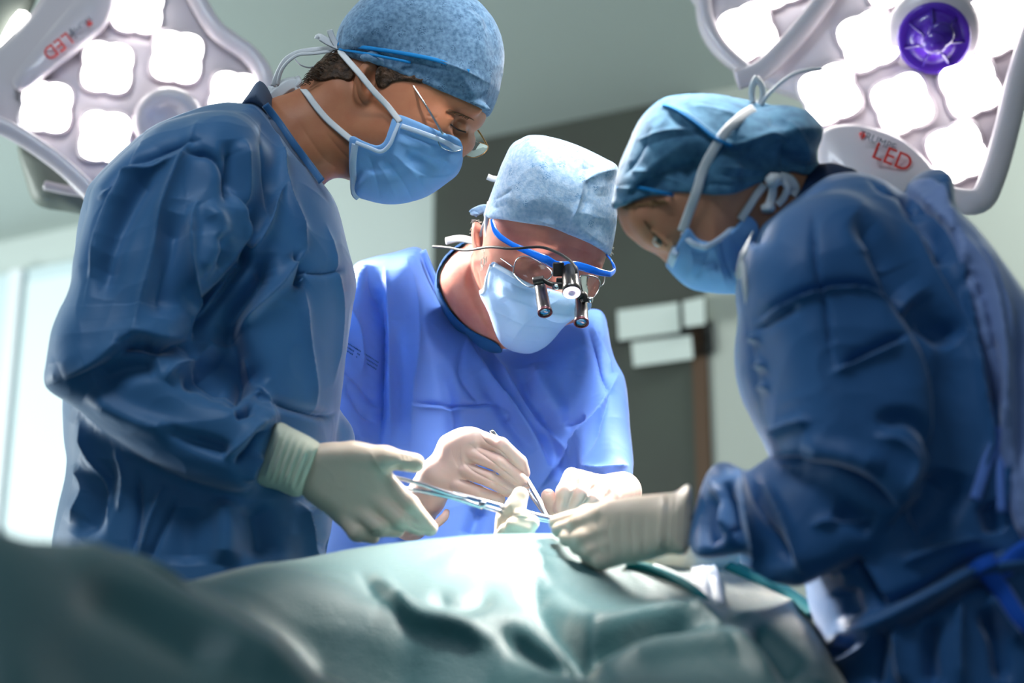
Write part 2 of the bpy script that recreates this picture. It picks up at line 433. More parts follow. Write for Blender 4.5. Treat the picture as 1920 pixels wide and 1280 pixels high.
M = dict(
    gown_l=mat('gown_cloth_teal', (48, 100, 150), .5, sheen=.7, bump=CLOTH_B, noise=(5, (66, 120, 168), .5), spec=.35),
    gown_m=mat('gown_cloth_periwinkle', (100, 140, 224), .6, sheen=.2, bump=[('ridge', 8, .25, .003), ('noise', 700, .15, .0006)], spec=.3),
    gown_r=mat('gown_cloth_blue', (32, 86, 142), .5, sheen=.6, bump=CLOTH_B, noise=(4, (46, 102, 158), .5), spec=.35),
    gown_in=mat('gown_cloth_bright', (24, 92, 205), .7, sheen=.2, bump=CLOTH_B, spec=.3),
    gown_back_lit=mat('gown_cloth_lit', (122, 146, 200), .5, sheen=.7, bump=CLOTH_B, spec=.35),  # right gown's cloth made paler: light on its back put into the colour
    scrub=mat('scrub_cotton', (28, 78, 128), .85, bump=[('noise', 500, .2, .0006)], spec=.2),
    scrub_g=mat('scrub_grey', (96, 108, 130), .85, bump=[('noise', 500, .2, .0006)], spec=.2),
    scrub_d=mat('scrub_navy', (12, 34, 66), .85, bump=[('noise', 500, .2, .0006)], spec=.2),
    cap_l=mat('cap_fleece_blue', (112, 146, 176), .85, sheen=.3, noise=(170, (66, 98, 128), .9, 8), bump=[('ridge', 14, .2, .003), ('noise', 420, .3, .001)], spec=.2),
    cap_m=mat('cap_fleece_pale', (172, 194, 216), .85, sheen=.3, noise=(150, (128, 162, 198), .9, 8), bump=[('ridge', 16, .2, .003), ('noise', 420, .3, .001)], spec=.2),
    cap_r=mat('cap_fleece_teal', (84, 132, 164), .85, sheen=.3, noise=(60, (52, 92, 124), .9, 8), bump=[('ridge', 14, .35, .004), ('noise', 420, .3, .001)], spec=.2),
    band=mat('elastic_seam_blue', (24, 128, 196), .7, spec=.2),
    mask=mat('mask_paper_blue', (128, 178, 232), .75, sheen=.2, bump=[('noise', 500, .25, .0008)], spec=.25),
    mask_m=mat('mask_paper_pale', (168, 200, 240), .75, sheen=.2, bump=[('noise', 500, .25, .0008)], spec=.25),
    trim=mat('mask_binding', (205, 222, 244), .8, bump=[('noise', 600, .4, .0008)], spec=.2),
    tape=mat('tie_tape', (222, 224, 228), .8, bump=[('noise', 600, .3, .0006)], spec=.2),
    skin_l=mat('skin_tan', (186, 122, 88), .5, sss=.12, noise=(40, (168, 98, 70), .5), bump=[('noise', 300, .12, .0008)], spec=.35),
    skin_m=mat('skin_ruddy', (214, 140, 120), .48, sss=.15, noise=(36, (196, 108, 92), .6), bump=[('noise', 260, .18, .001)], spec=.35),
    skin_r=mat('skin_light', (200, 142, 112), .5, sss=.15, noise=(30, (182, 118, 92), .5), bump=[('noise', 300, .1, .0008)], spec=.35),
    hair_d=mat('hair_dark', (48, 32, 22), .55, bump=[('noise', 180, .9, .004)], noise=(120, (92, 62, 38), .8), spec=.4),
    hair_w=mat('hair_white', (226, 218, 204), .6, spec=.4),
    hair_b=mat('hair_fair', (150, 112, 76), .6, spec=.4, bump=[('noise', 180, .9, .003)]),
    glove=mat('latex_glove', (200, 184, 168), .42, sss=.1, bump=[('ridge', 60, .12, .0012), ('noise', 500, .1, .0005)], spec=.45),
    glove_p=mat('latex_glove_pinkish', (208, 176, 166), .4, sss=.12, bump=[('ridge', 60, .12, .0012)], spec=.45),
    cuff=mat('glove_cuff', (214, 216, 196), .5, bump=[('noise', 300, .2, .001)], spec=.4),
    steel=mat('instrument_steel', (190, 196, 206), .18, metal=1),
    gold=mat('gilt_wire', (206, 150, 92), .25, metal=1),
    silver=mat('silver_wire', (210, 212, 216), .2, metal=1),
    lens=mat('spectacle_lens', (245, 250, 252), .02, trans=1, spec=.5, ior=1.25),
    black=mat('black_anodised', (16, 15, 18), .28, coat=.4, spec=.6),
    blackm=mat('black_plastic', (14, 14, 16), .45),
    objlens=mat('loupe_glass', (20, 110, 160), .06, coat=1, spec=1.0),
    rim_red=mat('loupe_rim', (70, 34, 44), .3, metal=.6),
    ledlamp=mat('headlight_face', (250, 238, 250), .3, emit=((250, 235, 255), 1.1)),
    ledring=mat('headlight_ring', (226, 196, 226), .3),
    bluef=mat('blue_plastic_frame', (10, 92, 200), .2, coat=.8, spec=.6),
    drape=mat('drape_cloth_green', (6, 76, 84), .52, sheen=.46, noise=(3, (14, 84, 90), .6), bump=[('vor', 260, .35, .0016), ('ridge', 7, .3, .005)], spec=.6),
    teal=mat('towel_teal', (10, 96, 104), .8, bump=[('noise', 300, .3, .001)], spec=.2),
    white=mat('white_cloth', (228, 232, 236), .8, spec=.2, bump=[('noise', 300, .3, .001)]),
    wall=mat('wall_paint', (198, 207, 203), .8, spec=.2, noise=(.6, (190, 200, 197), .5)),
    wall_b=mat('wall_paint_bluish', (205, 222, 226), .8, spec=.2, noise=(.6, (196, 210, 214), .5)),
    wall_g=mat('wall_paint_grey', (176, 182, 174), .8, spec=.2),
    dark=mat('dark_panel', (74, 80, 73), .7, spec=.3, noise=(2, (66, 64, 62), .8)),
    ceil=mat('ceiling_paint', (176, 186, 182), .85, spec=.2),
    brown=mat('brown_jamb', (84, 62, 44), .6),
    floor=mat('floor_vinyl', (120, 132, 134), .45),
    signw=mat('sign_board', (206, 216, 210), .6), signd=mat('sign_bracket', (30, 34, 34), .6),
    lampbody=mat('lamp_enamel', (214, 204, 212), .35, coat=.3),
    lamprec=mat('lamp_recess', (176, 166, 172), .5),
    lampdark=mat('lamp_shade_grey', (128, 136, 128), .5),
    led=mat('led_face', (255, 250, 246), .3, emit=((255, 250, 246), 6.0)),
    ledc=mat('led_centre', (200, 196, 196), .4),
    purple=mat('purple_grip', (86, 40, 178), .3, coat=.5, sss=.1), purpled=mat('purple_grip_inner', (58, 24, 140), .25, coat=.6),
    red=mat('red_print', (226, 60, 52), .6), grey=mat('grey_print', (120, 124, 136), .6),
    glass=mat('glass_panel', (226, 238, 240), .15, spec=.5),
    eyew=mat('eye_white', (230, 226, 222), .15, coat=1), iris=mat('eye_iris', (84, 96, 92), .1, coat=1), pupil=mat('eye_pupil', (8, 8, 8), .05, coat=1),
    brow=mat('brow_hair', (120, 82, 54), .7), lash=mat('lash_dark', (44, 26, 20), .7),
    shoe=mat('clog_white', (200, 204, 206), .5), trouser=mat('trouser_cotton', (30, 82, 134), .85),
)

def dash_clusters(m, dark):
    """printed clusters of little slanted dashes"""
    nt = m.node_tree; b = nt.nodes['Principled BSDF']; src = b.inputs['Base Color'].links[0].from_socket
    tc = nt.nodes.new('ShaderNodeTexCoord')
    v = nt.nodes.new('ShaderNodeTexVoronoi'); v.inputs['Scale'].default_value = 42; v.inputs['Randomness'].default_value = .55; nt.links.new(tc.outputs['Object'], v.inputs['Vector'])
    r = nt.nodes.new('ShaderNodeMath'); r.operation = 'LESS_THAN'; r.inputs[1].default_value = .27; nt.links.new(v.outputs['Distance'], r.inputs[0])
    mp = nt.nodes.new('ShaderNodeMapping'); mp.inputs['Rotation'].default_value = (.5, .4, .5); mp.inputs['Scale'].default_value = (1, 1, 2.6); nt.links.new(tc.outputs['Object'], mp.inputs['Vector'])
    w = nt.nodes.new('ShaderNodeTexVoronoi'); w.inputs['Scale'].default_value = 330; nt.links.new(mp.outputs['Vector'], w.inputs['Vector'])
    r2 = nt.nodes.new('ShaderNodeMath'); r2.operation = 'LESS_THAN'; r2.inputs[1].default_value = .42; nt.links.new(w.outputs['Distance'], r2.inputs[0])
    mu = nt.nodes.new('ShaderNodeMath'); mu.operation = 'MULTIPLY'; nt.links.new(r.outputs[0], mu.inputs[0]); nt.links.new(r2.outputs[0], mu.inputs[1])
    mx = nt.nodes.new('ShaderNodeMixRGB'); nt.links.new(mu.outputs[0], mx.inputs['Fac']); nt.links.new(src, mx.inputs['Color1']); mx.inputs['Color2'].default_value = srgb(*dark)
    nt.links.new(mx.outputs['Color'], b.inputs['Base Color'])
dash_clusters(M['cap_m'], (96, 136, 176)); dash_clusters(M['cap_l'], (62, 92, 120))

# ================================================================== the room
WD = np.array([-.8996, .4367, 0.]); WN = np.array([-.4367, -.8996, 0.])     # back wall: its run and its face towards the room
WP = np.array([.25, 5.0, 0.])
CEIL = 3.12
def on_plane(px, py, off=0.0):
    d = pw(px, py, 1)-CAM; p0 = WP+WN*off
    return CAM+d*(((p0-CAM)@WN)/(d@WN))
def wallbox(name, px0, px1, z0, z1, off0, off1, mt, py=640, **k):
    a, b = on_plane(px0, py, 0), on_plane(px1, py, 0); V = []
    for p in (a, b):
        for o in (off0, off1):
            for z in (z0, z1): V.append([p[0]+WN[0]*o, p[1]+WN[1]*o, z])
    F = [(0, 1, 3, 2), (4, 6, 7, 5), (0, 4, 5, 1), (2, 3, 7, 6), (0, 2, 6, 4), (1, 5, 7, 3)]
    return put(name, V, F, mt, smooth=False, world_space=True, **k)
def zof(px, py, off=0): return on_plane(px, py, off)[2]
def wbox(name, lo, hi, mt, parent=None):
    V, F = box((np.array(lo)+np.array(hi))/2, np.array(hi)-np.array(lo)); return put(name, V, F, mt, parent, smooth=False, world_space=True)
S = lambda o: tag(o, kind='structure')
S(wbox('floor', (-4.2, -1.5, -.1), (4.2, 8, 0), M['floor']))
S(wbox('ceiling', (-4.2, -1.5, CEIL), (4.2, 8, CEIL+.1), M['ceil']))
S(wallbox('wall_back', -1900, 3900, 0, CEIL, -.12, 0, M['wall']))
S(wbox('wall_left', (-4.3, -1.5, 0), (-4.2, 8, CEIL), M['wall']))
S(wbox('wall_right', (4.2, -1.5, 0), (4.3, 8, CEIL), M['wall_g']))
S(wallbox('wall_back_dark', 817, 1306, 0, CEIL-.002, .002, .03, M['dark']))
S(wallbox('wall_back_grey', 1334, 3000, 0, CEIL-.002, .002, .035, M['wall_g']))
S(wallbox('trim_1', 1307, 1333, 0, zof(1320, 610), .002, .05, M['brown']))
S(wallbox('trim_2', 1307, 1333, zof(1320, 608), CEIL-.002, .002, .034, M['dark']))
d1 = S(wallbox('door_1', -700, 330, 0, zof(0, 515, .05), .002, .05, M['wall_b']))
p = wallbox('door_panel', 62, 320, .1, zof(0, 540, .05), .05, .058, M['glass']); 
def adopt(ch, par):
    ch.parent = par; ch.location = ch.location-par.location
adopt(p, d1)
S(wallbox('trim_3', 32, 55, 0, zof(0, 512, .07), .052, .075, M['white']))

def on_wall_thing(name, quad, off0, off1, mt, parent):
    V = [on_plane(*q, off0) for q in quad]+[on_plane(*q, off1) for q in quad]; n = len(quad)
    F = [tuple(range(n))[::-1], tuple(range(n, 2*n))]+[(k, (k+1) % n, n+(k+1) % n, n+k) for k in range(n)]
    return put(name, V, F, mt, parent, smooth=False, world_space=True)
wu = thing('wall_dispenser', on_plane(1240, 690, .03), 'pale box units on a dark bracket on the dark wall beside the brown jamb', 'wall unit')
on_wall_thing('upper_box', [(1157, 582), (1272, 567), (1275, 622), (1160, 638)], .03, .10, M['signw'], wu)
on_wall_thing('side_box', [(1280, 565), (1321, 556), (1322, 608), (1283, 613)], .03, .13, M['signw'], wu)
on_wall_thing('lower_box', [(1184, 642), (1296, 628), (1300, 672), (1188, 687)], .03, .09, M['signw'], wu)
on_wall_thing('bracket', [(1150, 636), (1335, 600), (1338, 660), (1300, 672), (1297, 628), (1150, 645)], .028, .05, M['signd'], wu)

# ================================================================== surgical lamps
def led_outline(px, py, r, rot, m=40):
    out = []
    for k in range(m):
        a = 2*math.pi*k/m; c, s = math.cos(a), math.sin(a)
        rr = r*(abs(c)**4+abs(s)**4)**(-.25)*(1-.07*math.exp(-((((a+math.pi/4) % (math.pi/2))-math.pi/4)/.16)**2))
        A = a+math.radians(rot); out.append((px+rr*math.cos(A), py+rr*math.sin(A)))
    return out
def textmesh(s, size, mt, name, parent, px, py, z, ang, ext=.0008, nrm=None):
    cu = bpy.data.curves.new(name, 'FONT'); cu.body = s; cu.size = size; cu.extrude = ext; cu.align_x = 'CENTER'; cu.align_y = 'CENTER'
    o = bpy.data.objects.new(name, cu); COL.objects.link(o)
    dg = bpy.context.evaluated_depsgraph_get(); me = bpy.data.meshes.new_from_object(o.evaluated_get(dg))
    bpy.data.objects.remove(o); me.materials.clear(); me.materials.append(mt)
    o = bpy.data.objects.new(name, me); COL.objects.link(o); o.parent = parent
    R = Matrix([RIGHT, UP, -FWD]).transposed() @ Matrix.Rotation(ang, 3, 'Z')
    o.rotation_euler = R.to_euler(); o.location = Vector(pw(px, py, z)-wloc(parent)); return o
def make_lamp(base, label, D, body, rails, plate_pts, leds, extra):
    t = thing('surgical_lamp', base, label, 'lamp', 'surgical lamp heads above the team')
    V, F = plate(body, lambda a, b: D(a, b)+.05, .07); put('housing', V, F, M['lampbody'], t)
    for pts, r in rails:
        V, F = tube([pc(a, b, D(a, b)-.012) for a, b in pts], r*D.z0/F_, 14, flat=.6); put('rail', V, F, M['lampbody'], t)
    V, F = plate(plate_pts, lambda a, b: D(a, b)-.006, .03); put('name_plate', V, F, M['lampbody'], t)
    for (a, b, r, rot) in leds:
        V, F = plate(led_outline(a, b, r*1.12, rot), lambda x, y: D(x, y)+.008, .03, n=0); rim = put('led_module', V, F, M['lampbody'], t)
        V, F = plate(led_outline(a, b, r, rot), lambda x, y: D(x, y)-.006, .014, n=0); put('led_lens', V, F, M['led'], rim)
    return t
DL = Depth(3.1, 250, 150, 0.00022, -.0004)
lamp = make_lamp(pw(220, 330, 3.15), 'white surgical lamp head glowing behind the surgeon on the left', DL,
    [(-90, 130), (-10, 100), (60, 30), (150, -80), (340, -80), (385, 25), (440, 60), (490, 110), (503, 160), (470, 270), (300, 350), (190, 392), (100, 312), (0, 240), (-70, 210)],
    [([(350, -40), (400, 50), (470, 105), (498, 160), (480, 250)], 18), ([(-60, 215), (20, 245), (110, 305), (185, 375)], 16)],
    [(25, 150), (80, 75), (140, 5), (185, -40), (215, -20), (205, 40), (160, 85), (95, 135), (45, 172)],
    [(87, 200, 47, 6), (201, 126, 47, 6), (332, 107, 47, 8), (258, 14, 47, 6), (197, 256, 47, 6), (440, 182, 46, 8), (335, 330, 46, 6)], None)
V, F = lathe(pc(318, 232, DL(318, 232)), (0, -.1, -1), [(-.01, .062), (.012, .066), (.03, .056), (.034, .046), (.02, .034), (.012, .02), (.01, .001)], 32)
put('centre_ring', V, F, M['lampbody'], lamp)
V, F = plate([(40, 268), (52, 340), (72, 384), (120, 396), (178, 400), (190, 350), (120, 300)], lambda a, b: 3.19, .08); hs = put('lower_hood', V, F, M['lampdark'], lamp)
V, F = tube([pc(84, 347, 3.13), pc(125, 356, 3.13), pc(170, 362, 3.13)], .009, 10); put('hood_strip', V, F, M['lampbody'], hs)
V, F = plate([(-60, 180), (-60, 20), (10, -60), (80, -60), (60, 10), (20, 80), (0, 130)], lambda a, b: 3.2, .06); up_ = put('upper_hood', V, F, M['lampdark'], lamp)
V, F = plate([(0, 78), (36, 20), (66, 42), (50, 72), (16, 116), (2, 96)], lambda a, b: 3.155, .02, n=3); put('status_panel', V, F, M['led'], up_)
textmesh('LED', .034, M['red'], 'lettering', lamp, 108, 86, DL(108, 86)-.036, math.radians(218))
textmesh('i', .034, M['grey'], 'lettering', lamp, 137, 62, DL(137, 62)-.036, math.radians(218))
textmesh('TRUMPF', .014, M['grey'], 'lettering', lamp, 150, 48, DL(150, 48)-.036, math.radians(218))
V, F = plate([(160, 42), (168, 36), (174, 44), (166, 50)], lambda a, b: DL(a, b)-.024, .006, n=0); put('maker_mark', V, F, M['red'], lamp)

DR = Depth(2.95, 1650, 150, -.00015, -.00035)
lamp = make_lamp(pw(1650, 330, 3.0), 'white surgical lamp head with a purple grip, above the surgeon on the right', DR,
    [(1312, -80), (1305, 10), (1318, 70), (1362, 122), (1440, 165), (1520, 200), (1545, 260), (1550, 340), (1640, 372), (1760, 392), (1835, 388), (1880, 340), (1925, 160), (1990, 40), (2000, -80)],
    [([(1585, -70), (1545, 0), (1490, 70), (1430, 130), (1380, 150)], 20), ([(1322, -60), (1322, 20), (1350, 85), (1410, 140)], 14),
     ([(1960, 0), (1915, 130), (1888, 240), (1862, 330), (1835, 376), (1775, 374)], 24)],
    [(1535, 262), (1556, 238), (1612, 234), (1682, 256), (1732, 296), (1756, 340), (1740, 400), (1600, 410), (1540, 340)],
    [(1402, 60, 50, -22), (1458, -38, 48, -22), (1628, 76, 52, -22), (1556, 176, 52, -22), (1692, 194, 52, -22), (1668, -40, 50, -22), (1820, 162, 52, -22), (1873, 42, 56, -22), (1795, 286, 52, -22)], None)
gp = pc(1750, 66, DR(1750, 66)-.01)
V, F = lathe(gp, (-.22, -.35, -1), [(-.03, .078), (0, .082), (.02, .072)], 36); put('centre_ring', V, F, M['lampbody'], lamp)
V, F = lathe(gp, (-.22, -.35, -1), [(.01, .050), (.03, .060), (.036, .062), (.04, .056), (.034, .048), (.036, .04), (.05, .03), (.075, .022), (.088, .017), (.09, .001)], 36); gr = put('handle', V, F, M['purple'], lamp)
V, F = lathe(gp+np.array([-.006, -.012, -.075]), (-.22, -.35, -1), [(0, .021), (.008, .022), (.012, .017), (.013, .001)], 24); put('handle_tip', V, F, M['purpled'], gr)
for k in range(7):
    a = 2*math.pi*k/7; a_, u_, v_ = frame_of((-.22, -.35, -1))
    V, F = tube([gp+a_*.036+.05*(math.cos(a)*u_+math.sin(a)*v_), gp+a_*.06+.028*(math.cos(a)*u_+math.sin(a)*v_), gp+a_*.08+.019*(math.cos(a)*u_+math.sin(a)*v_)], .003, 8); put('handle_rib', V, F, M['purpled'], gr)
textmesh('LED', .040, M['red'], 'lettering', lamp, 1673, 296, DR(1673, 296)-.036, math.radians(-22))
textmesh('i', .040, M['grey'], 'lettering', lamp, 1644, 283, DR(1644, 283)-.036, math.radians(-22))
textmesh('TRUMPF', .018, M['grey'], 'lettering', lamp, 1645, 264, DR(1645, 264)-.036, math.radians(-22))
V, F = plate([(1611, 249), (1620, 246), (1623, 257), (1614, 260)], lambda a, b: DR(a, b)-.024, .006, n=0); put('maker_mark', V, F, M['red'], lamp)

# ================================================================== the draped table
def w2c(Pw):
    d = np.asarray(Pw, float)-CAM
    return np.stack([d@RIGHT, d@UP, d@FWD], -1)
ctrl = [pw(*q) for q in [
    (340, 1100, 1.95), (480, 1062, 1.97), (620, 1037, 2.0), (760, 1017, 2.03), (900, 1004, 2.06), (1060, 1004, 2.1), (1200, 1014, 2.12), (1300, 1030, 2.12), (1400, 1062, 2.06), (1480, 1104, 1.97), (1525, 1140, 1.92),
    (700, 1120, 1.8), (900, 1100, 1.83), (1100, 1110, 1.86), (1300, 1130, 1.84), (1450, 1170, 1.8),
    (600, 1285, 1.68), (750, 1285, 1.70), (900, 1285, 1.68), (1100, 1280, 1.58), (1300, 1280, 1.62), (1500, 1280, 1.68),
    (340, 1094, 1.66), (420, 1100, 1.71), (500, 1114, 1.73), (600, 1140, 1.74), (700, 1166, 1.74), (800, 1193, 1.73), (900, 1216, 1.71), (1000, 1234, 1.68),
    (0, 1006, 1.2), (60, 1022, 1.25), (100, 1032, 1.28), (150, 1046, 1.33), (200, 1060, 1.38), (270, 1074, 1.48), (-60, 985, 1.2), (200, 1085, 1.27), (330, 1130, 1.32), (450, 1200, 1.31), (600, 1290, 1.28),
    (350, 1190, 1.45), (500, 1250, 1.47), (200, 1150, 1.42), (60, 1100, 1.42),
    (0, 1115, 1.85), (200, 1125, 1.9), (270, 1115, 1.75), (150, 1135, 1.6),
    (0, 1280, 1.06), (150, 1285, 1.12), (320, 1290, 1.18)]]
ctrl += [np.array(q) for q in [(-.95, 1.02, .80), (-.5, .98, .66), (-.1, 1.08, .70), (.3, 1.2, .75), (.37, 1.5, .84), (-.95, 1.3, .98), (-.95, 1.9, 1.08),
    (-.6, 2.03, 1.09), (-.2, 2.16, 1.145), (.1, 2.28, 1.155), (.34, 2.28, 1.12)]]
ctrl = np.array(ctrl)
def tps(C, lam=2e-4):
    n = len(C); d = np.linalg.norm(C[:, None, :2]-C[None, :, :2], axis=2); K = np.where(d > 0, d*d*np.log(d+1e-12), 0)+lam*np.eye(n)
    Pm = np.concatenate([np.ones((n, 1)), C[:, :2]], 1); A = np.block([[K, Pm], [Pm.T, np.zeros((3, 3))]])
    w = np.linalg.solve(A, np.concatenate([C[:, 2], np.zeros(3)]))
    def f(x, y):
        x, y = np.asarray(x), np.asarray(y); r = np.zeros(x.shape)+w[n]+w[n+1]*x+w[n+2]*y
        for i in range(n):
            dd = np.hypot(x-C[i, 0], y-C[i, 1]); r += w[i]*np.where(dd > 0, dd*dd*np.log(dd+1e-12), 0)
        return r
    return f
hf = tps(ctrl)
nu, nv, ns = 300, 300, 60
xs_ = np.linspace(-.98, .35, nu)
yb = 2.30-.30*np.clip((.30-xs_)/1.0, 0, 1.3); ynr = np.full(nu, 1.0)
U_, T_ = np.meshgrid(np.arange(nu), np.linspace(0, 1, nv), indexing='ij')
X_ = xs_[U_]; Y_ = ynr[U_]+(yb-ynr)[U_]*T_
Z_ = hf(X_, Y_)
ex = np.clip((X_-.30)/.05, 0, 1); Z_ -= .04*ex**2
G = np.stack([X_, Y_, Z_], -1)
def hang(edge, dirn, wav, ph):
    k = np.linspace(0, 1, ns)[1:]; out = []
    for t in k:
        s_ = np.arange(len(edge)); b = .02*(1-math.exp(-t*12))+.03*t
        off = (b+wav*t**.7*np.sin(s_*.11+ph+1.3*np.sin(s_*.037)))[:, None]*np.array(dirn)[None]
        p_ = edge+off; p_[:, 2] = edge[:, 2]*(1-t)+.03*t; out.append(p_)
    return np.stack(out, 1)
far = hang(G[:, -1].copy(), (0, 1, 0), .012, 0); G1 = np.concatenate([hang(G[:, 0].copy(), (0, -1, 0), .02, 1)[:, ::-1], G, far], 1)
rt = hang(G1[-1].copy(), (1, 0, 0), .006, 2); rt[:, :, :] = rt
lf = hang(G1[0].copy(), (-1, 0, 0), .02, 3)
G2 = np.concatenate([lf.transpose(1, 0, 2)[::-1], G1, rt.transpose(1, 0, 2)], 0)
a_, b_ = G2.shape[:2]; idx = np.arange(a_*b_).reshape(a_, b_)
Q = np.stack([idx[:-1, :-1], idx[1:, :-1], idx[1:, 1:], idx[:-1, 1:]], -1).reshape(-1, 4)
Vc = w2c(G2.reshape(-1, 3))
N0 = vnormals(Vc, Q)
if N0[np.argmax(Vc[:, 1])]@np.array([0, 1, 0]) < 0: Q = Q[:, ::-1]
DR_ST = [
    ('g', 20, 30, [(60, 1004), (140, 1040), (250, 1088), (330, 1130), (440, 1195), (600, 1290)]),
    ('w', 8, 40, [(140, 1105), (250, 1150), (420, 1250)]),
    ('w', 5, 8, [(668, 1063), (700, 1110), (740, 1150), (765, 1188)]),
    ('g', 12, 16, [(700, 1075), (735, 1120), (790, 1160), (870, 1180), (930, 1210)]),
    ('w', 26, 20, [(985, 1080), (1010, 1120), (1050, 1165), (1085, 1210), (1100, 1260)]),
    ('w', 24, 17, [(1080, 1215), (1160, 1205), (1230, 1185), (1330, 1176)]),
    ('g', 16, 20, [(1070, 1140), (1110, 1172), (1190, 1165), (1290, 1150), (1360, 1172)]),
    ('g', 14, 24, [(1120, 1250), (1250, 1215), (1400, 1215), (1450, 1280)]),
    ('w', 16, 16, [(940, 1175), (990, 1215), (1040, 1235), (1100, 1235)]),
    ('w', 10, 14, [(1090, 1238), (1120, 1262), (1150, 1290)]),
    ('r', 8, 12, [(1365, 1165), (1430, 1150), (1500, 1125)]),
    ('w', 16, 22, [(1400, 1185), (1450, 1220), (1500, 1270)]),
    ('v', 5, 6, [(1240, 1112), (1290, 1150), (1340, 1182), (1400, 1250)]),
    ('w', 8, 18, [(800, 1110), (870, 1130), (930, 1105)]),
    ('g', 8, 20, [(800, 1060), (900, 1040), (1000, 1060), (1030, 1100)]),
]
Vd = folds(Vc, Q, [(k_, a_*1.2, w_, p_) for k_, a_, w_, p_ in DR_ST], crumple=3.5, cfreq=6)
dr = put('surgical_drape', Vd, Q, M['drape'])
me_ = dr.data
tag(dr, 'green surgical drape covering the operating table in front of the surgeons', 'drape')
# small things lying on the drape
def drape_z(px, py):
    lo, hi = 1.2, 2.35
    for z in np.linspace(1.3, 2.35, 400):
        w_ = pw(px, py, z)
        if hf(w_[0], w_[1]) > w_[2]: return z
    return 2.15
def lay(pts, lift=.004): return [pc(a, b, drape_z(a, b)-lift) for a, b in pts]

# ================================================================== figures: shared steps
HS = .0028
def vol_mesh(name, v, mt, parent, strokes=None, lv=1, relaxn=1, crumple=0, cfreq=9, label=None, gain=1.0):
    strokes = [(k_, a_*gain, w_, p_) for k_, a_, w_, p_ in (strokes or [])]
    V, Q = v.mesh()
    V = relax(V, Q, 3); V = v.snap(V, 2); V = relax(V, Q, relaxn)
    if lv: V, Q = subdiv(V, Q, lv)
    if strokes or crumple: V = folds(V, Q, strokes or [], crumple, cfreq)
    return put(name, V, Q, mt, parent, label=label)
def legs(t, hips, feet, z_from, mt_s, wd=.085):
    """trousers and clogs down to the floor (world metres)"""
    for hp, ft in zip(hips, feet):
        kn = np.array([(hp[0]+ft[0])/2, (hp[1]+ft[1])/2-.03, .5])
        pts = w2c([hp, kn, [ft[0], ft[1], .10]])
        V, F = tube(pts, [wd, wd*.8, wd*.78], 20, 8); put('trouser_leg', V, F, M['trouser'], t)
        v = Vol((-.09, -.01, -.17), (.09, .16, .17), .01)
        v.add(v.d_ell((0, .045, 0), (.05, .045, .14)), .01); v.add(v.d_ell((0, .07, .06), (.045, .06, .07)), .02); v.keep(-v.Y+.002, .003)
        V, Q = v.mesh(); d = math.radians(ft[2]); c, s = math.cos(d), math.sin(d)
        Vw = np.stack([V[:, 0]*c-V[:, 2]*s+ft[0], V[:, 0]*s+V[:, 2]*c*-1+ft[1], V[:, 1]], 1)
        put('shoe', Vw, Q, M['shoe'], t, world_space=True)

def finger(v, pts, r, k=.004):
    """pts (px,py,z) from knuckle to tip; r radius in metres at the knuckle"""
    n = len(pts); rr = [r*(1-.16*i/(n-1)) for i in range(n)]
    v.chain(pts, rr, k)

# ================================================================== LEFT SURGEON
tL = thing('person', pw(330, 900, 2.35)*np.array([1, 1, 0]), 'surgeon on the left in rimless glasses, blue cap and mask, bending forward with scissors', 'person')
DT = Depth(2.33, 380, 640)                                # upright plane through his spine
head_l = [(640, 84), (650, 46), (688, 6), (755, -18), (830, -16), (884, 2), (924, 46), (938, 100), (932, 160), (914, 206), (911, 222), (903, 236), (889, 248), (892, 262), (886, 280), (862, 300),
          (848, 322), (826, 338), (790, 362), (740, 372), (694, 364), (672, 340), (655, 322), (640, 300), (626, 240), (622, 160)]
neck_l = [(500, 205), (512, 185), (560, 166), (598, 125), (640, 110), (720, 150), (740, 260), (690, 330), (655, 326), (605, 348), (585, 420), (500, 330), (470, 240)]
DHL = Depth(2.44, 790, 180, sy=-TANP*2.44/F_*.6)
def head_left(v, grow=0):
    v.add(v.d_pillow(head_l, DHL, .082+grow, .10), .0)
    v.add(v.d_pillow(neck_l, DHL, .062, .06), .03)
    v.add(v.d_ellv(700, 262, DHL(700, 262), .055, .05, .07, 40), .02)          # jaw
    return v
v = Vol.px(440, -70, 980, 440, 2.31, 2.58, HS); head_left(v)
fr = v.front(684, 150)
v.add(v.d_ellv(686, 156, fr-.004, .017, .033, .013, -14), .0015)               # ear
v.add(v.d_ellv(684, 182, fr-.006, .012, .013, .009, -14), .003)
v.cut(v.d_ellv(694, 148, fr-.016, .009, .019, .011, -14), .003)
v.add(v.d_ellv(866, 196, v.front(866, 200)+.008, .030, .012, .014, -18), .012)     # brow ridge
v.cut(v.d_ellv(862, 240, v.front(862, 238)-.006, .019, .013, .013, -22), .010)   # eye socket
v.add(v.d_ellv(858, 238, v.front(858, 238)+.004, .013, .011, .011), .004)      # eyeball and lids
v.add(v.d_ellv(806, 240, v.front(806, 240)+.012, .030, .022, .016, 30), .015)      # cheek
hf_l = v.f.copy()
head_vol_l = v
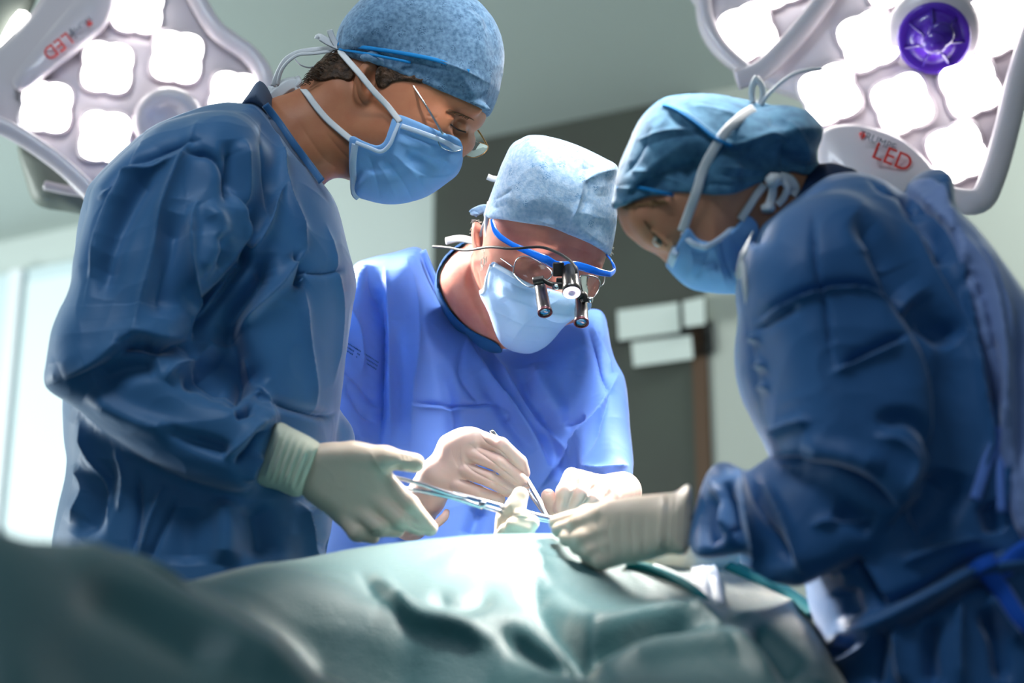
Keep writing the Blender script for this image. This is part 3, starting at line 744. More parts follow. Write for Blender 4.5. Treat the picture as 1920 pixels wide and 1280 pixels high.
# one continuous body: head, neck, trunk and arms inside the gown
def body_vol(h, box_, hd, prims):
    v = Vol.px(*box_, h); hd(v); prims(v); return v
def pr(v):
    v.add(v.d_pillow([(470, 215), (600, 350), (625, 480), (625, 620), (600, 800), (560, 1000), (540, 1250), (190, 1250), (180, 900), (170, 620), (200, 400), (300, 270), (400, 215)], DT, .13, .12), .03)
    v.chain([(330, 330, 2.26), (170, 670, 2.16), (480, 850, 2.135), (545, 868, 2.125)], [.062, .040, .026, .020], .02)
    v.chain([(420, 330, 2.44), (330, 640, 2.47), (600, 840, 2.38)], [.055, .042, .03], .02)
torso_l = [(462, 197), (500, 200), (560, 285), (603, 341), (629, 380), (650, 454), (666, 526), (658, 581), (642, 720), (635, 782), (627, 828), (622, 983), (611, 1040), (604, 1150), (606, 1300), (110, 1300), (100, 1120), (107, 1026), (116, 958), (134, 871), (128, 821), (128, 756), (140, 600), (150, 454), (166, 374), (184, 338), (266, 259), (333, 221), (409, 198)]
arm_lu = [(440, 210), (330, 224), (266, 261), (184, 342), (166, 400), (144, 480), (137, 539), (106, 610), (94, 680), (98, 730), (180, 745), (300, 705), (358, 632), (372, 570), (430, 510), (462, 440), (490, 350), (500, 270)]
arm_lf = [(96, 690), (97, 725), (128, 754), (163, 778), (260, 850), (331, 889), (392, 911), (439, 920), (464, 922), (482, 905), (500, 860), (516, 805), (504, 771), (475, 753), (457, 734), (403, 727), (360, 690), (330, 640), (240, 610), (130, 625)]
vg = Vol.px(40, 120, 740, 1330, 1.98, 2.66, .0075)
vg.add(vg.d_pillow(torso_l, DT, .165, .13), 0)
vg.add(vg.d_pillow(arm_lu, ctl((330, 300, 2.27), (110, 700, 2.15), (360, 640, 2.17)), .085, .06), .018)
vg.add(vg.d_pillow(arm_lf, ctl((110, 690, 2.15), (480, 850, 2.12), (360, 660, 2.14)), .062, .045), .012)
vg.chain([(450, 330, 2.44), (380, 620, 2.46), (600, 830, 2.38)], [.08, .07, .05], .02)
vg_in = vg.f+.046
v2 = Vol.like(vg); head_left(v2); pr(v2); v2.f = np.maximum(v2.f, vg_in).astype(np.float32)
# the face detail is cut finer than the trunk: both volumes are sampled together
def blend_fine(vb, vf):
    ix = np.searchsorted(vf.xs, vb.xs); iy = np.searchsorted(vf.ys, vb.ys); iz = np.searchsorted(vf.zs, vb.zs)
    mx, my, mz = (ix > 0) & (ix < len(vf.xs)), (iy > 0) & (iy < len(vf.ys)), (iz > 0) & (iz < len(vf.zs))
    A = np.ix_(np.where(mx)[0], np.where(my)[0], np.where(mz)[0]); B = np.ix_(ix[mx], iy[my], iz[mz])
    vb.f[A] = np.minimum(vb.f[A], vf.f[B])
def body_mesh(vb, vf, mt, parent, strokes, cut):
    """head region at fine resolution joined to the trunk: fine volume holds head, neck and upper chest"""
    V1, Q1 = vb.mesh(); V1 = vb.snap(relax(V1, Q1, 3))
    V2, Q2 = vf.mesh(); V2 = relax(vf.snap(relax(V2, Q2, 4)), Q2, 1); V2, Q2 = subdiv(V2, Q2, 1); V2 = folds(V2, Q2, strokes)
    return put('body', np.concatenate([V1, V2]), np.concatenate([Q1, Q2+len(V1)]), mt, parent)
def clip_px(v, poly, keep=True, D=None):
    d = v.sd2(poly, D, 0)[:, :, None]
    v.f = np.maximum(v.f, d if keep else -d).astype(np.float32)
FACE_L = [('v', 4, 3, [(662, 130), (664, 160), (672, 186), (684, 198)]), ('v', 3, 3, [(706, 140), (704, 165), (698, 186)]), ('r', 1.8, 3, [(672, 130), (673, 160), (681, 182)]), ('v', 2.6, 4, [(842, 232), (858, 246), (878, 250)]), ('r', 1.8, 5, [(838, 222), (858, 228), (880, 240)]), ('v', 1.6, 4, [(836, 214), (852, 215), (874, 226)]),
          ('v', 1.2, 3, [(800, 214), (820, 222)]), ('v', 1.2, 3, [(798, 224), (818, 232)]), ('v', 1.4, 6, [(612, 250), (640, 285), (660, 305)]), ('v', 1.2, 5, [(560, 230), (610, 300), (650, 322)])]
# seam hidden under the gown: trunk keeps clear of the head, head keeps its neck inside the trunk
clip_px(v2, [(40, 1300), (40, 0), (470, 0), (470, 215), (640, 380), (1000, 380), (1000, 1300)], True, DT)
body_l = body_mesh(v2, v, M['skin_l'], tL, FACE_L, None)
fz = lambda vol, pts, lift=.0015: [pc(a, b, vol.front(a, b)-lift) for a, b in pts]

# cap
cap_l_out = [(629, 86), (634, 62), (644, 40), (664, 16), (692, -8), (755, -30), (832, -28), (884, -6), (918, 26), (935, 54), (944, 84), (946, 110), (941, 145), (936, 172), (926, 200), (915, 218), (900, 230), (800, 210), (680, 150), (630, 110)]
vc = Vol.like(v)
vc.add(vc.d_pillow(cap_l_out, DHL, .094, .07), 0)
vc.f = np.minimum(vc.f, hf_l-.005)
vc.keep(vc.sd2([(400, -200), (1100, -200), (1100, 260), (960, 226), (915, 218), (855, 195), (793, 170), (745, 151), (699, 134), (667, 122), (640, 105), (620, 84), (400, 60)], DHL, 0)[:, :, None], .003)
CAP_L = [('r', 3.2, 5, [(632, 82), (700, 92), (780, 104), (850, 124), (925, 160)]), ('v', 2.5, 4, [(634, 90), (700, 100), (780, 116), (860, 140)]), ('v', 3, 5, [(880, 10), (905, 30), (925, 60)]),
         ('r', 2.5, 6, [(868, 14), (895, 38), (918, 72)]), ('w', 3, 14, [(900, 40), (925, 80), (935, 120)]), ('v', 1.5, 4, [(640, 60), (680, 84), (720, 92)]), ('r', 2, 4, [(640, 92), (690, 108), (740, 120)]), ('v', 1.8, 4, [(700, 132), (690, 110)])]
cap_l = vol_mesh('cap', vc, M['cap_l'], tL, CAP_L, 1, 1, 1.2, 16)
V, F = ribbon(fz(vc, [(634, 82), (690, 90), (750, 99), (820, 113), (880, 134)], .003), .006, .002, face=(0, .2, -1)); put('seam', V, F, M['band'], cap_l)
V, F = ribbon(fz(vc, [(636, 92), (700, 103), (770, 117)], .003), .004, .0015, face=(0, .2, -1)); put('seam', V, F, M['band'], cap_l)

# mask
mask_l = [(749, 229), (780, 238), (820, 255), (864, 272), (868, 290), (862, 318), (842, 342), (800, 370), (762, 382), (717, 385), (694, 379), (671, 373), (661, 360), (660, 328), (662, 297), (666, 266), (688, 275), (712, 284), (728, 278), (738, 252)]
vm = Vol.like(v)
sm = vm.sd2(mask_l, DHL, 3)[:, :, None]
vm.f = np.minimum(hf_l-.0065, vm.d_pillow([(756, 232), (864, 274), (866, 318), (838, 342), (796, 370), (740, 383), (690, 376), (662, 358), (664, 290), (700, 290)], DHL, .072, .055)).astype(np.float32)
vm.keep(sm, .003)
MASK_L = [('v', 3.2, 4, [(752, 250), (790, 262), (830, 275), (858, 284)]), ('s', 2.4, 5, [(740, 262), (800, 292), (852, 310)]), ('v', 3.2, 6, [(716, 292), (740, 320), (760, 350), (775, 378)]), ('r', 3, 7, [(735, 285), (770, 318), (800, 360)]),
          ('v', 2.4, 5, [(690, 290), (704, 330), (712, 372)]), ('s', 2.2, 6, [(860, 325), (800, 330), (745, 300)]), ('r', 2.2, 6, [(705, 300), (730, 340), (745, 378)]), ('w', 4, 12, [(760, 285), (830, 318)])]
mask_ob = vol_mesh('mask', vm, M['mask'], tL, MASK_L, 1, 1, .5, 18)
V, F = ribbon(fz(vm, [(748, 231), (740, 250), (730, 272), (714, 284), (690, 276), (667, 267)], .0035), .0055, .002, n=8, face=(0, 0, -1)); put('binding', V, F, M['trim'], mask_ob)
V, F = ribbon(fz(vm, [(666, 270), (662, 300), (662, 330), (664, 360), (673, 371)], .003), .010, .0016, n=8, face=(-.2, 0, -1)); put('binding', V, F, M['trim'], mask_ob)
V, F = ribbon(fz(vm, [(752, 236), (785, 247), (825, 262), (860, 279)], .0025), .007, .0014, n=8, face=(0, 0, -1)); put('binding', V, F, M['trim'], mask_ob)
# ties
zf = lambda p, lift=.003: pc(p[0], p[1], min(v.front(*p), vc.front(*p) if vc.f.min() < 0 else 9)-lift)
def surf(vols, px, py, lift):
    zs = [w.front(px, py) for w in vols]; return pc(px, py, min(zs)-lift)
up_t = [(750, 229), (728, 200), (700, 170), (674, 138), (652, 113), (636, 94)]
V, F = ribbon([pc(a, b, z) for (a, b), z in zip(up_t, [v.front(750, 229)-.006, v.front(728, 200)-.006, v.front(684, 160)-.012, 2.352, 2.375, 2.40])], .0088, .0014, face=(.1, .1, -1)); put('tie', V, F, M['tape'], mask_ob)
lo_t = [(666, 268), (640, 247), (612, 222), (590, 196), (576, 176), (562, 160)]
V, F = ribbon([pc(a, b, z) for (a, b), z in zip(lo_t, [v.front(668, 268)-.005, v.front(640, 247)-.004, v.front(612, 222)-.004, v.front(592, 198)-.004, v.front(580, 180)-.003, 2.43])], .0092, .0014, face=(.1, .1, -1)); put('tie', V, F, M['tape'], mask_ob)
# bows at the back of the head and nape
def bow(name, parts, parent, mt=None):
    J = []
    for kind, pts, wv in parts:
        P = [pc(*p) for p in pts]
        J.append(ribbon(P, wv, .0014, face=(.2, .3, -1)) if kind == 'rib' else tube(P, wv, 8))
    V, F = join(*J); return put(name, V, F, mt or M['tape'], parent)
bow('bow', [('rib', [(562, 159, 2.425), (545, 158, 2.42), (524, 172, 2.42), (508, 186, 2.43)], .018), ('rib', [(560, 152, 2.43), (535, 155, 2.43), (512, 170, 2.44), (500, 168, 2.44)], .014), ('rib', [(561, 164, 2.42), (540, 180, 2.42), (514, 190, 2.42)], .012),
            ('tube', [(558, 146, 2.43), (562, 156, 2.42), (556, 164, 2.425)], .004)], mask_ob)
bow('bow', [('rib', [(636, 88, 2.41), (618, 80, 2.41), (600, 70, 2.41), (597, 74, 2.41)], .012), ('rib', [(632, 88, 2.41), (622, 68, 2.41), (618, 56, 2.41)], .009), ('rib', [(634, 92, 2.415), (600, 92, 2.42), (560, 98, 2.42), (536, 112, 2.42), (522, 135, 2.425), (512, 162, 2.43)], .008),
            ('rib', [(632, 94, 2.415), (590, 100, 2.41), (556, 104, 2.41), (530, 128, 2.415), (520, 160, 2.42)], .005), ('tube', [(632, 90, 2.41), (612, 112, 2.415), (585, 126, 2.42), (564, 122, 2.42), (552, 108, 2.42), (556, 98, 2.42)], .0012)], mask_ob)
# hair at the nape and the temple
vh = Vol.like(v)
vh.f = (hf_l-.004).astype(np.float32)
h1 = vh.sd2([(628, 86), (606, 104), (590, 124), (572, 140), (586, 152), (606, 162), (640, 160), (664, 166), (672, 150), (665, 120), (700, 120), (660, 80)], DHL, 4)[:, :, None]
h2 = vh.sd2([(724, 135), (712, 158), (716, 178), (728, 182), (746, 170), (776, 168), (800, 174), (800, 160), (740, 140)], DHL, 4)[:, :, None]
h3 = np.abs(vh.Z-2.44)-.075
vh.keep(np.minimum(h1, h2), .003)
hair_ob = vol_mesh('hair', vh, M['hair_d'], tL, [], 1, 1, 1.5, 60)
J = []
for i in range(150):
    k = random.random(); a = 572+58*k+random.uniform(-2, 2); b = 141-52*k+random.uniform(-2, 6)+random.uniform(0, 14)
    z = head_vol_l.front(min(a+10, 640), b+10)+.0; z = 2.40+random.uniform(-.02, .05)
    L = random.uniform(6, 13); J.append(tube([pc(a+8, b+4, z), pc(a, b, z-.003), pc(a-L*.9, b+L*.55+random.uniform(-2, 3), z)], [.0006, .0005, .0002], 4, 2))
V, F = join(*J); put('hair_tufts', V, F, M['hair_d'], hair_ob)
# eye, lashes and brow
J = [ribbon(fz(v, [(836+i, 207+i*.42+random.uniform(-1.5, 1.5)), (842+i, 205+i*.42), (850+i, 208+i*.45)], .0015), .0012, .0008, 2, face=(0, 0, -1)) for i in range(0, 40, 3)]
V, F = join(*J); put('eyebrow', V, F, M['brow'], body_l)
V, F = ribbon(fz(v, [(845, 233), (858, 243), (874, 248)], .0018), .0022, .001, 4); put('eyelashes', V, F, M['lash'], body_l)

# scrub collar behind the neck
vs = Vol.px(430, 120, 660, 420, 2.3, 2.58, .004)
head_left(vs); vs.f = (vs.f-.006).astype(np.float32)
vs.keep(vs.sd2([(452, 196), (474, 176), (492, 164), (505, 178), (514, 200), (520, 226), (560, 290), (600, 345), (560, 380), (470, 260)], DHL, 0)[:, :, None], .003)
vs.f = np.minimum(vs.f, vs.d_pillow([(452, 206), (470, 178), (489, 153), (503, 168), (513, 194), (517, 226), (500, 218), (480, 206)], Depth(2.42, 490, 190), .055, .02))
vol_mesh('scrub_collar', vs, M['scrub_g'], tL, [], 1, 1, .8)

# gown
FO_L = [
    ('s', 9, 16, [(266, 262), (240, 320), (205, 380), (180, 450), (165, 520)]),
    ('r', 8, 12, [(372, 228), (340, 300), (305, 390), (288, 480), (265, 560), (248, 632)]),
    ('w', 9, 22, [(300, 300), (250, 380), (210, 470), (190, 560)]),
    ('w', 8, 22, [(330, 400), (312, 500), (300, 600)]),
    ('r', 5, 8, [(180, 372), (240, 330), (300, 310), (350, 290)]),
    ('v', 6, 8, [(190, 356), (250, 312), (310, 280), (380, 262)]),
    ('r', 9, 10, [(358, 640), (358, 560), (356, 480), (362, 400), (374, 376)]),
    ('v', 13, 12, [(366, 640), (372, 580), (420, 525), (455, 478), (468, 430)]),
    ('s', 10, 12, [(366, 600), (430, 520), (455, 475), (452, 400), (440, 340)]),
    ('r', 8, 7, [(452, 410), (462, 455), (478, 466), (505, 420), (520, 370), (534, 348)]),
    ('w', 14, 18, [(500, 470), (490, 520), (440, 580), (400, 640)]),
    ('r', 7, 8, [(520, 250), (532, 340), (560, 420), (575, 470)]),
    ('v', 6, 8, [(490, 230), (500, 330), (505, 420)]),
    ('r', 6, 8, [(458, 260), (462, 340), (455, 400)]),
    ('w', 10, 16, [(430, 260), (436, 330), (430, 390)]),
    ('v', 6, 7, [(345, 290), (390, 290), (425, 325), (440, 370)]),
    ('g', 8, 16, [(385, 380), (405, 420), (390, 470), (370, 520)]),
    ('w', 7, 12, [(400, 440), (420, 470), (400, 500)]),
    ('r', 8, 8, [(575, 466), (552, 500), (520, 540), (480, 580), (445, 615)]),
    ('v', 8, 9, [(550, 470), (565, 500), (560, 530), (575, 520)]),
    ('r', 5, 7, [(571, 535), (574, 620), (585, 700), (590, 780)]),
    ('v', 4, 6, [(560, 506), (600, 510), (648, 506)]),
    ('r', 4, 6, [(612, 420), (632, 520), (640, 600), (625, 720)]),
    ('w', 16, 30, [(380, 660), (430, 700), (470, 745)]),
    ('w', 14, 26, [(420, 600), (450, 680), (480, 730)]),
    ('r', 6, 8, [(456, 660), (480, 720), (510, 760)]),
    ('v', 7, 6, [(500, 745), (550, 765), (610, 780), (632, 772)]),
    ('s', 11, 12, [(120, 712), (190, 678), (250, 634), (300, 640), (356, 640)]),
    ('v', 10, 9, [(216, 646), (270, 645), (320, 648), (356, 644)]),
    ('w', 9, 22, [(180, 720), (240, 690), (300, 680)]),
    ('g', 6, 18, [(160, 740), (260, 790), (380, 820)]),
    ('r', 7, 7, [(310, 715), (325, 690), (355, 680), (360, 672)]),
    ('w', 7, 16, [(340, 715), (380, 712), (420, 735)]),
    ('r', 8, 7, [(458, 735), (490, 755), (506, 780), (512, 800)]),
    ('v', 9, 6, [(440, 780), (465, 770), (480, 760)]),
    ('r', 8, 6, [(420, 862), (450, 830), (480, 800), (505, 790)]),
    ('v', 9, 6, [(440, 870), (470, 845), (490, 815), (508, 806)]),
    ('r', 6, 6, [(462, 905), (470, 880), (490, 850)]),
    ('w', 7, 14, [(300, 800), (380, 830), (440, 850)]),
    ('w', 8, 20, [(200, 860), (190, 940), (150, 1010)]), ('r', 6, 8, [(150, 790), (168, 850), (200, 920), (196, 980)]), ('r', 5, 8, [(140, 870), (160, 920), (130, 980)]),
    ('v', 6, 8, [(255, 880), (262, 960), (250, 1040)]), ('r', 6, 8, [(310, 910), (280, 980), (262, 1050)]), ('v', 5, 6, [(330, 930), (300, 1000), (275, 1060)]),
    ('g', 8, 22, [(420, 930), (424, 1000), (420, 1060)]), ('r', 9, 9, [(556, 940), (572, 990), (580, 1060)]), ('w', 10, 16, [(590, 950), (600, 1040)]), ('w', 10, 26, [(480, 940), (500, 1050)]),
    ('w', 6, 30, [(350, 950), (350, 1060)]), ('r', 4, 6, [(215, 840), (230, 900), (222, 960)]),
]
neck_cut = vg.sd2([(470, 120), (462, 180), (497, 190), (545, 262), (603, 338), (640, 360), (700, 300), (700, 120)], DHL, 0)[:, :, None]
vg.keep(-neck_cut, .004)
gown_l = vol_mesh('gown', vg, M['gown_l'], tL, FO_L, 2, 1, 2.6, 9, gain=2.0)
vgf = vg
V, F = ribbon([pc(a, b, vg.front(a-8, b+8)-.006) for a, b in [(497, 196), (520, 226), (548, 266), (578, 306), (603, 340)]], .011, .003, face=(-.3, .2, -1)); put('neck_binding', V, F, M['gown_l'], gown_l)

# gloves and hands
def hand(name, bx, fn, mt, parent, h=.0018, strokes=None, label=None, crumple=.3):
    w = Vol.px(*bx, h); fn(w); return vol_mesh(name, w, mt, parent, strokes, 1, 2, crumple, 30, label), w
def hl(w):
    w.add(w.d_pillow([(585, 838), (640, 828), (690, 838), (722, 862), (740, 905), (770, 945), (775, 985), (735, 998), (690, 1000), (650, 992), (610, 962), (570, 930), (560, 890)], ctl((590, 880, 2.12), (740, 930, 2.13), (670, 990, 2.13)), .021, .022), 0)
    finger(w, [(665, 850, 2.12), (722, 858, 2.115), (778, 868, 2.12)], .0145, .010)
    finger(w, [(722, 900, 2.125), (768, 945, 2.115), (806, 990, 2.125)], .0118, .006)
    finger(w, [(705, 935, 2.118), (750, 975, 2.105), (786, 990, 2.12)], .0112, .005)
    finger(w, [(672, 958, 2.118), (712, 990, 2.105), (745, 994, 2.12)], .0108, .005)
    finger(w, [(640, 965, 2.12), (668, 1000, 2.11), (700, 1006, 2.12)], .0102, .005)
GL = [('v', 2.2, 4, [(758, 960), (775, 985), (800, 996)]), ('v', 1.8, 4, [(730, 990), (748, 998), (770, 1000)]), ('v', 2, 4, [(690, 1000), (712, 996)]), ('r', 2.6, 9, [(690, 842), (716, 880), (748, 925), (790, 965)]), ('w', 2.4, 10, [(740, 872), (745, 885)]),
      ('v', 1, 3, [(752, 850), (754, 862)]), ('v', 1, 3, [(760, 851), (762, 862)]), ('v', 1, 3, [(768, 853), (770, 863)])]
gl1, wl1 = hand('glove', (530, 800, 850, 1050, 2.07, 2.17), hl, M['glove'], tL, strokes=GL)
wc_ = Vol.px(450, 770, 640, 950, 2.05, 2.2, .002)
wc_.add(wc_.d_pillow([(520, 792), (550, 803), (598, 830), (602, 850), (586, 900), (560, 931), (520, 918), (480, 906), (472, 890), (500, 830)], ctl((500, 850, 2.125), (590, 880, 2.12), (540, 920, 2.125)), .030, .028), 0)
CF = [('r', 2.4, 4, [(532 + i*12, 800+i*7), (520+i*12-6, 850+i*5), (496+i*12, 900+i*4)]) for i in range(0, 6)]+[('v', 1.8, 3, [(526 + i*12, 800+i*7), (514+i*12-6, 850+i*5), (490+i*12, 900+i*4)]) for i in range(0, 6)]
vol_mesh('glove_cuff', wc_, M['cuff'], gl1, CF, 1, 1, .5, 30)
def hl2(w):                                   # his other hand, fingers raised around the tips
    w.add(w.d_pillow([(932, 958), (960, 948), (990, 962), (1003, 980), (990, 1000), (960, 1030), (930, 1050), (915, 1030), (926, 1000)], Depth(2.2, 960, 990, sy=0), .018, .018), 0)
    finger(w, [(962, 985, 2.2), (966, 952, 2.19), (976, 928, 2.195)], .0128, .008)
    finger(w, [(985, 1000, 2.20), (996, 980, 2.185), (972, 968, 2.175)], .0105, .004)
    finger(w, [(975, 1010, 2.195), (984, 992, 2.178), (960, 982, 2.17)], .0100, .004)
    finger(w, [(965, 1022, 2.195), (970, 1005, 2.178), (946, 994, 2.172)], .0098, .004)
    finger(w, [(950, 1030, 2.195), (952, 1014, 2.18), (936, 1004, 2.176)], .0090, .004)
    w.chain([(925, 1050, 2.22), (870, 1120, 2.24), (760, 1170, 2.28), (660, 1150, 2.31)], [.024, .025, .027, .03], .01)
w = Vol.px(600, 880, 1030, 1230, 2.14, 2.42, .0024); hl2(w)
vol_mesh('glove', w, M['glove'], tL, [('v', 2, 5, [(928, 962), (960, 968), (1000, 972)]), ('v', 1.2, 3, [(955, 965), (985, 962)])], 1, 1, .3, 30)
legs(tL, [(-.35, 2.42, .82), (-.33, 2.62, .82)], [(-.42, 2.50, 90-180), (-.30, 2.72, 90-180)], 0, M['shoe'])

# his rimless spectacles
eg = thing('eyeglasses', pw(860, 270, 2.37), 'rimless spectacles with thin temple worn low by the surgeon on the left', 'glasses')
V, F = tube([pc(756, 134, vc.front(756, 134)+.004), pc(766, 148, vc.front(766, 148)-.006), pc(800, 200, v.front(800, 200)-.010), pc(831, 252, vm.front(831, 255)-.010)], .0016, 8); put('temple', V, F, M['silver'], eg)
zl = vm.front(840, 262)-.008
V, F = plate([(818, 252), (842, 252), (862, 262), (866, 280), (850, 284), (826, 274)], ctl((820, 250, zl), (866, 280, zl+.018), (845, 290, zl+.01)), .002, inset=.1); put('lens', V, F, M['lens'], eg)
V, F = plate([(866, 272), (880, 262), (900, 268), (915, 274), (908, 286), (890, 294), (874, 292)], ctl((866, 272, 2.425), (915, 274, 2.47), (890, 294, 2.45)), .002, inset=.1); put('lens', V, F, M['lens'], eg)
V, F = tube([pc(864, 264, 2.40), pc(870, 256, 2.42), pc(882, 262, 2.43)], .0010, 6); put('bridge', V, F, M['silver'], eg)
V, F = tube([pc(896, 244, 2.462), pc(904, 256, 2.466), pc(913, 272, 2.47)], .0013, 6); put('temple', V, F, M['gold'], eg)
for c_ in ([(818, 252), (826, 274), (850, 284), (866, 280)],):
    V, F = tube([pc(a, b, zl+.018*(a-820)/46-.001) for a, b in c_], .0007, 6); put('rim', V, F, M['silver'], eg)
V, F = tube([pc(874, 292, 2.436), pc(890, 295, 2.45), pc(908, 287, 2.463), pc(915, 274, 2.468), pc(900, 267, 2.456)], .0007, 6); put('rim', V, F, M['gold'], eg)

# long scissors in his right hand
sc_ = thing('surgical_scissors', pw(860, 940, 2.17), 'long steel scissors reaching from the left surgeon\'s glove to the field', 'scissors')
def blade(pts, w_, t_=.0022): return ribbon([pc(*p) for p in pts], w_, t_, n=8, face=(0, .5, -1))
V, F = tube([pc(700, 885, 2.128), pc(738, 894, 2.13), pc(790, 908, 2.14), pc(850, 928, 2.155), pc(905, 942, 2.175)], [.0026, .0026, .0028, .0034, .0032], 10); put('shank', V, F, M['steel'], sc_)
V, F = tube([pc(700, 906, 2.132), pc(748, 914, 2.136), pc(800, 922, 2.145), pc(850, 933, 2.155), pc(905, 951, 2.17)], [.0026, .0026, .0028, .0034, .0032], 10); put('shank', V, F, M['steel'], sc_)
V, F = blade([(850, 926, 2.154), (905, 940, 2.172), (960, 955, 2.195), (1040, 974, 2.235)], .0085); put('blade', V, F, M['steel'], sc_)
V, F = blade([(845, 932, 2.156), (905, 949, 2.174), (960, 964, 2.197), (1036, 978, 2.238)], .006); put('blade', V, F, M['steel'], sc_)
V, F = lathe(pc(905, 945, 2.168), (0, .3, -1), [(-.002, .0045), (.002, .0045), (.003, .003), (.0031, .0005)], 16); put('pivot_screw', V, F, M['steel'], sc_)
for a, b, z in ((682, 880, 2.125), (684, 908, 2.13)):
    c_ = pc(a, b, z); V, F = tube([c_+.012*np.array([math.cos(t), math.sin(t)*.7, math.sin(t)*.5]) for t in np.linspace(0, 2*math.pi, 17)], .0024, 8, 2); put('finger_ring', V, F, M['steel'], sc_)

# ================================================================== MIDDLE SURGEON
tM = thing('person', pw(900, 900, 2.75)*np.array([1, 1, 0]), 'surgeon in the middle facing us, wearing loupes and a tall pale cap, using tweezers', 'person')
DM = Depth(2.74, 900, 640)
DHM = Depth(2.545, 1030, 450, sy=.00012)
head_m = [(915, 400), (935, 345), (952, 302), (975, 270), (1035, 270), (1085, 284), (1132, 308), (1148, 345), (1148, 420), (1137, 478), (1130, 500), (1118, 530), (1108, 570), (1085, 600), (1058, 612), (1032, 640), (1000, 656), (972, 656), (945, 644), (924, 610), (906, 560), (898, 500), (902, 440)]
def head_mid(v):
    v.add(v.d_pillow(head_m, DHM, .092, .11), 0)
    v.chain([(890, 520, 2.63), (890, 590, 2.70)], [.048, .045], .02)
    v.add(v.d_pillow([(888, 455), (905, 470), (925, 560), (945, 620), (950, 650), (910, 650), (862, 600), (826, 545), (840, 500)], ctl((860, 540, 2.62), (940, 640, 2.60), (900, 470, 2.60)), .05, .05), .02)
    return v
v = Vol.px(790, 225, 1190, 760, 2.40, 2.76, HS); head_mid(v)
fr = v.front(905, 460)
v.add(v.d_ellv(899, 452, 2.545, .011, .030, .018, 12), .004)                  # ear
v.cut(v.d_ellv(900, 448, 2.528, .006, .017, .008, 12), .003)
v.add(v.d_ellv(912, 505, 2.55, .018, .034, .03, 15), .012)                    # side of the jaw
def FR(px, py): return v.front(px, py)
v.add(v.d_ellv(1012, 478, FR(1012, 478)+.010, .030, .010, .014, 18), .010)    # brow ridges
v.add(v.d_ellv(1105, 505, FR(1105, 505)+.012, .020, .009, .014, 10), .010)
v.cut(v.d_ellv(1004, 508, FR(1004, 508)-.008, .021, .013, .014, 16), .010)
v.cut(v.d_ellv(1100, 534, FR(1100, 534)-.006, .014, .010, .014, 16), .010)
v.add(v.d_ellv(1004, 508, FR(1004, 508)+.004, .0145, .010, .010, 16), .004)
v.add(v.d_ellv(1099, 532, FR(1099, 532)+.004, .011, .008, .009, 16), .004)
nz = FR(1056, 540)
v.chain([(1060, 500, nz+.006), (1056, 530, nz-.010), (1050, 556, nz-.020)], [.008, .010, .014], .010)   # nose
v.add(v.d_ellv(985, 540, FR(985, 540)+.012, .026, .02, .016), .012)           # cheek
hf_m = v.f.copy()
torso_m = [(790, 466), (818, 525), (856, 588), (896, 622), (942, 650), (985, 640), (1035, 600), (1070, 585), (1103, 580), (1130, 590), (1150, 668), (1173, 714), (1181, 804), (1187, 868), (1183, 931), (1190, 1010), (1200, 1130), (560, 1130), (590, 1010), (615, 830), (632, 777), (636, 686), (645, 580), (661, 503), (690, 486), (740, 474)]
vg = Vol.px(520, 430, 1260, 1140, 2.36, 3.0, .0075)
vg.add(vg.d_pillow(torso_m, DM, .13, .10), 0)
vg.add(vg.d_pillow([(661, 503), (690, 490), (720, 520), (722, 600), (714, 700), (716, 840), (690, 850), (640, 830), (600, 800), (600, 640), (632, 560)], ctl((680, 520, 2.70), (660, 820, 2.60), (600, 640, 2.64)), .075, .06), .012)
vg.add(vg.d_pillow([(1092, 610), (1112, 586), (1130, 591), (1150, 668), (1173, 714), (1181, 804), (1187, 868), (1184, 926), (1160, 934), (1110, 925), (1085, 880), (1078, 780), (1086, 690)], ctl((1120, 610, 2.70), (1150, 920, 2.50), (1090, 800, 2.58)), .070, .05), .014)
vg_in = vg.f+.04
vg.keep(-vg.sd2([(760, 380), (792, 462), (818, 524), (856, 588), (896, 622), (936, 648), (960, 652), (980, 600), (1000, 400)], DM, 0)[:, :, None], .006)
v2 = Vol.like(vg); head_mid(v2)
v2.add(v2.d_pillow([(700, 530), (800, 500), (900, 600), (1060, 620), (1120, 640), (1130, 760), (1110, 1080), (700, 1080), (700, 800)], DM, .09, .1), .03)
v2.chain([(705, 560, 2.74), (668, 780, 2.62), (730, 940, 2.5), (778, 915, 2.435)], [.045, .036, .028, .022], .02)
v2.chain([(1100, 640, 2.72), (1130, 800, 2.62), (1150, 925, 2.50), (1120, 915, 2.435)], [.042, .036, .028, .022], .02)
v2.f = np.maximum(v2.f, vg_in).astype(np.float32)
clip_px(v2, [(590, 480), (840, 480), (930, 640), (1200, 660), (1400, 1300), (500, 1300)], True, DM)
FACE_M = [('v', 1.6, 3, [(984, 508), (1004, 516), (1024, 520)]), ('v', 1.4, 3, [(1088, 536), (1102, 541)]), ('v', 1.3, 4, [(930, 425), (990, 436), (1060, 458), (1120, 480)]), ('v', 1.2, 4, [(950, 440), (1010, 452), (1060, 470)]),
          ('v', 1.0, 3, [(985, 494), (1005, 494), (1024, 503)]), ('v', 1.2, 3, [(972, 520), (990, 530), (1010, 532)]), ('v', 1.4, 5, [(893, 500), (905, 550), (925, 600)]), ('r', 1.6, 5, [(1000, 470), (1030, 478)])]
body_m = body_mesh(v2, v, M['skin_m'], tM, FACE_M, None)
cap_m_out = [(920, 390), (922, 368), (932, 338), (946, 302), (964, 274), (984, 257), (1006, 254), (1033, 258), (1081, 273), (1132, 297), (1158, 314), (1157, 345), (1158, 391), (1155, 420), (1147, 448), (1136, 480), (1080, 500), (1000, 470), (930, 440)]
vc = Vol.like(v)
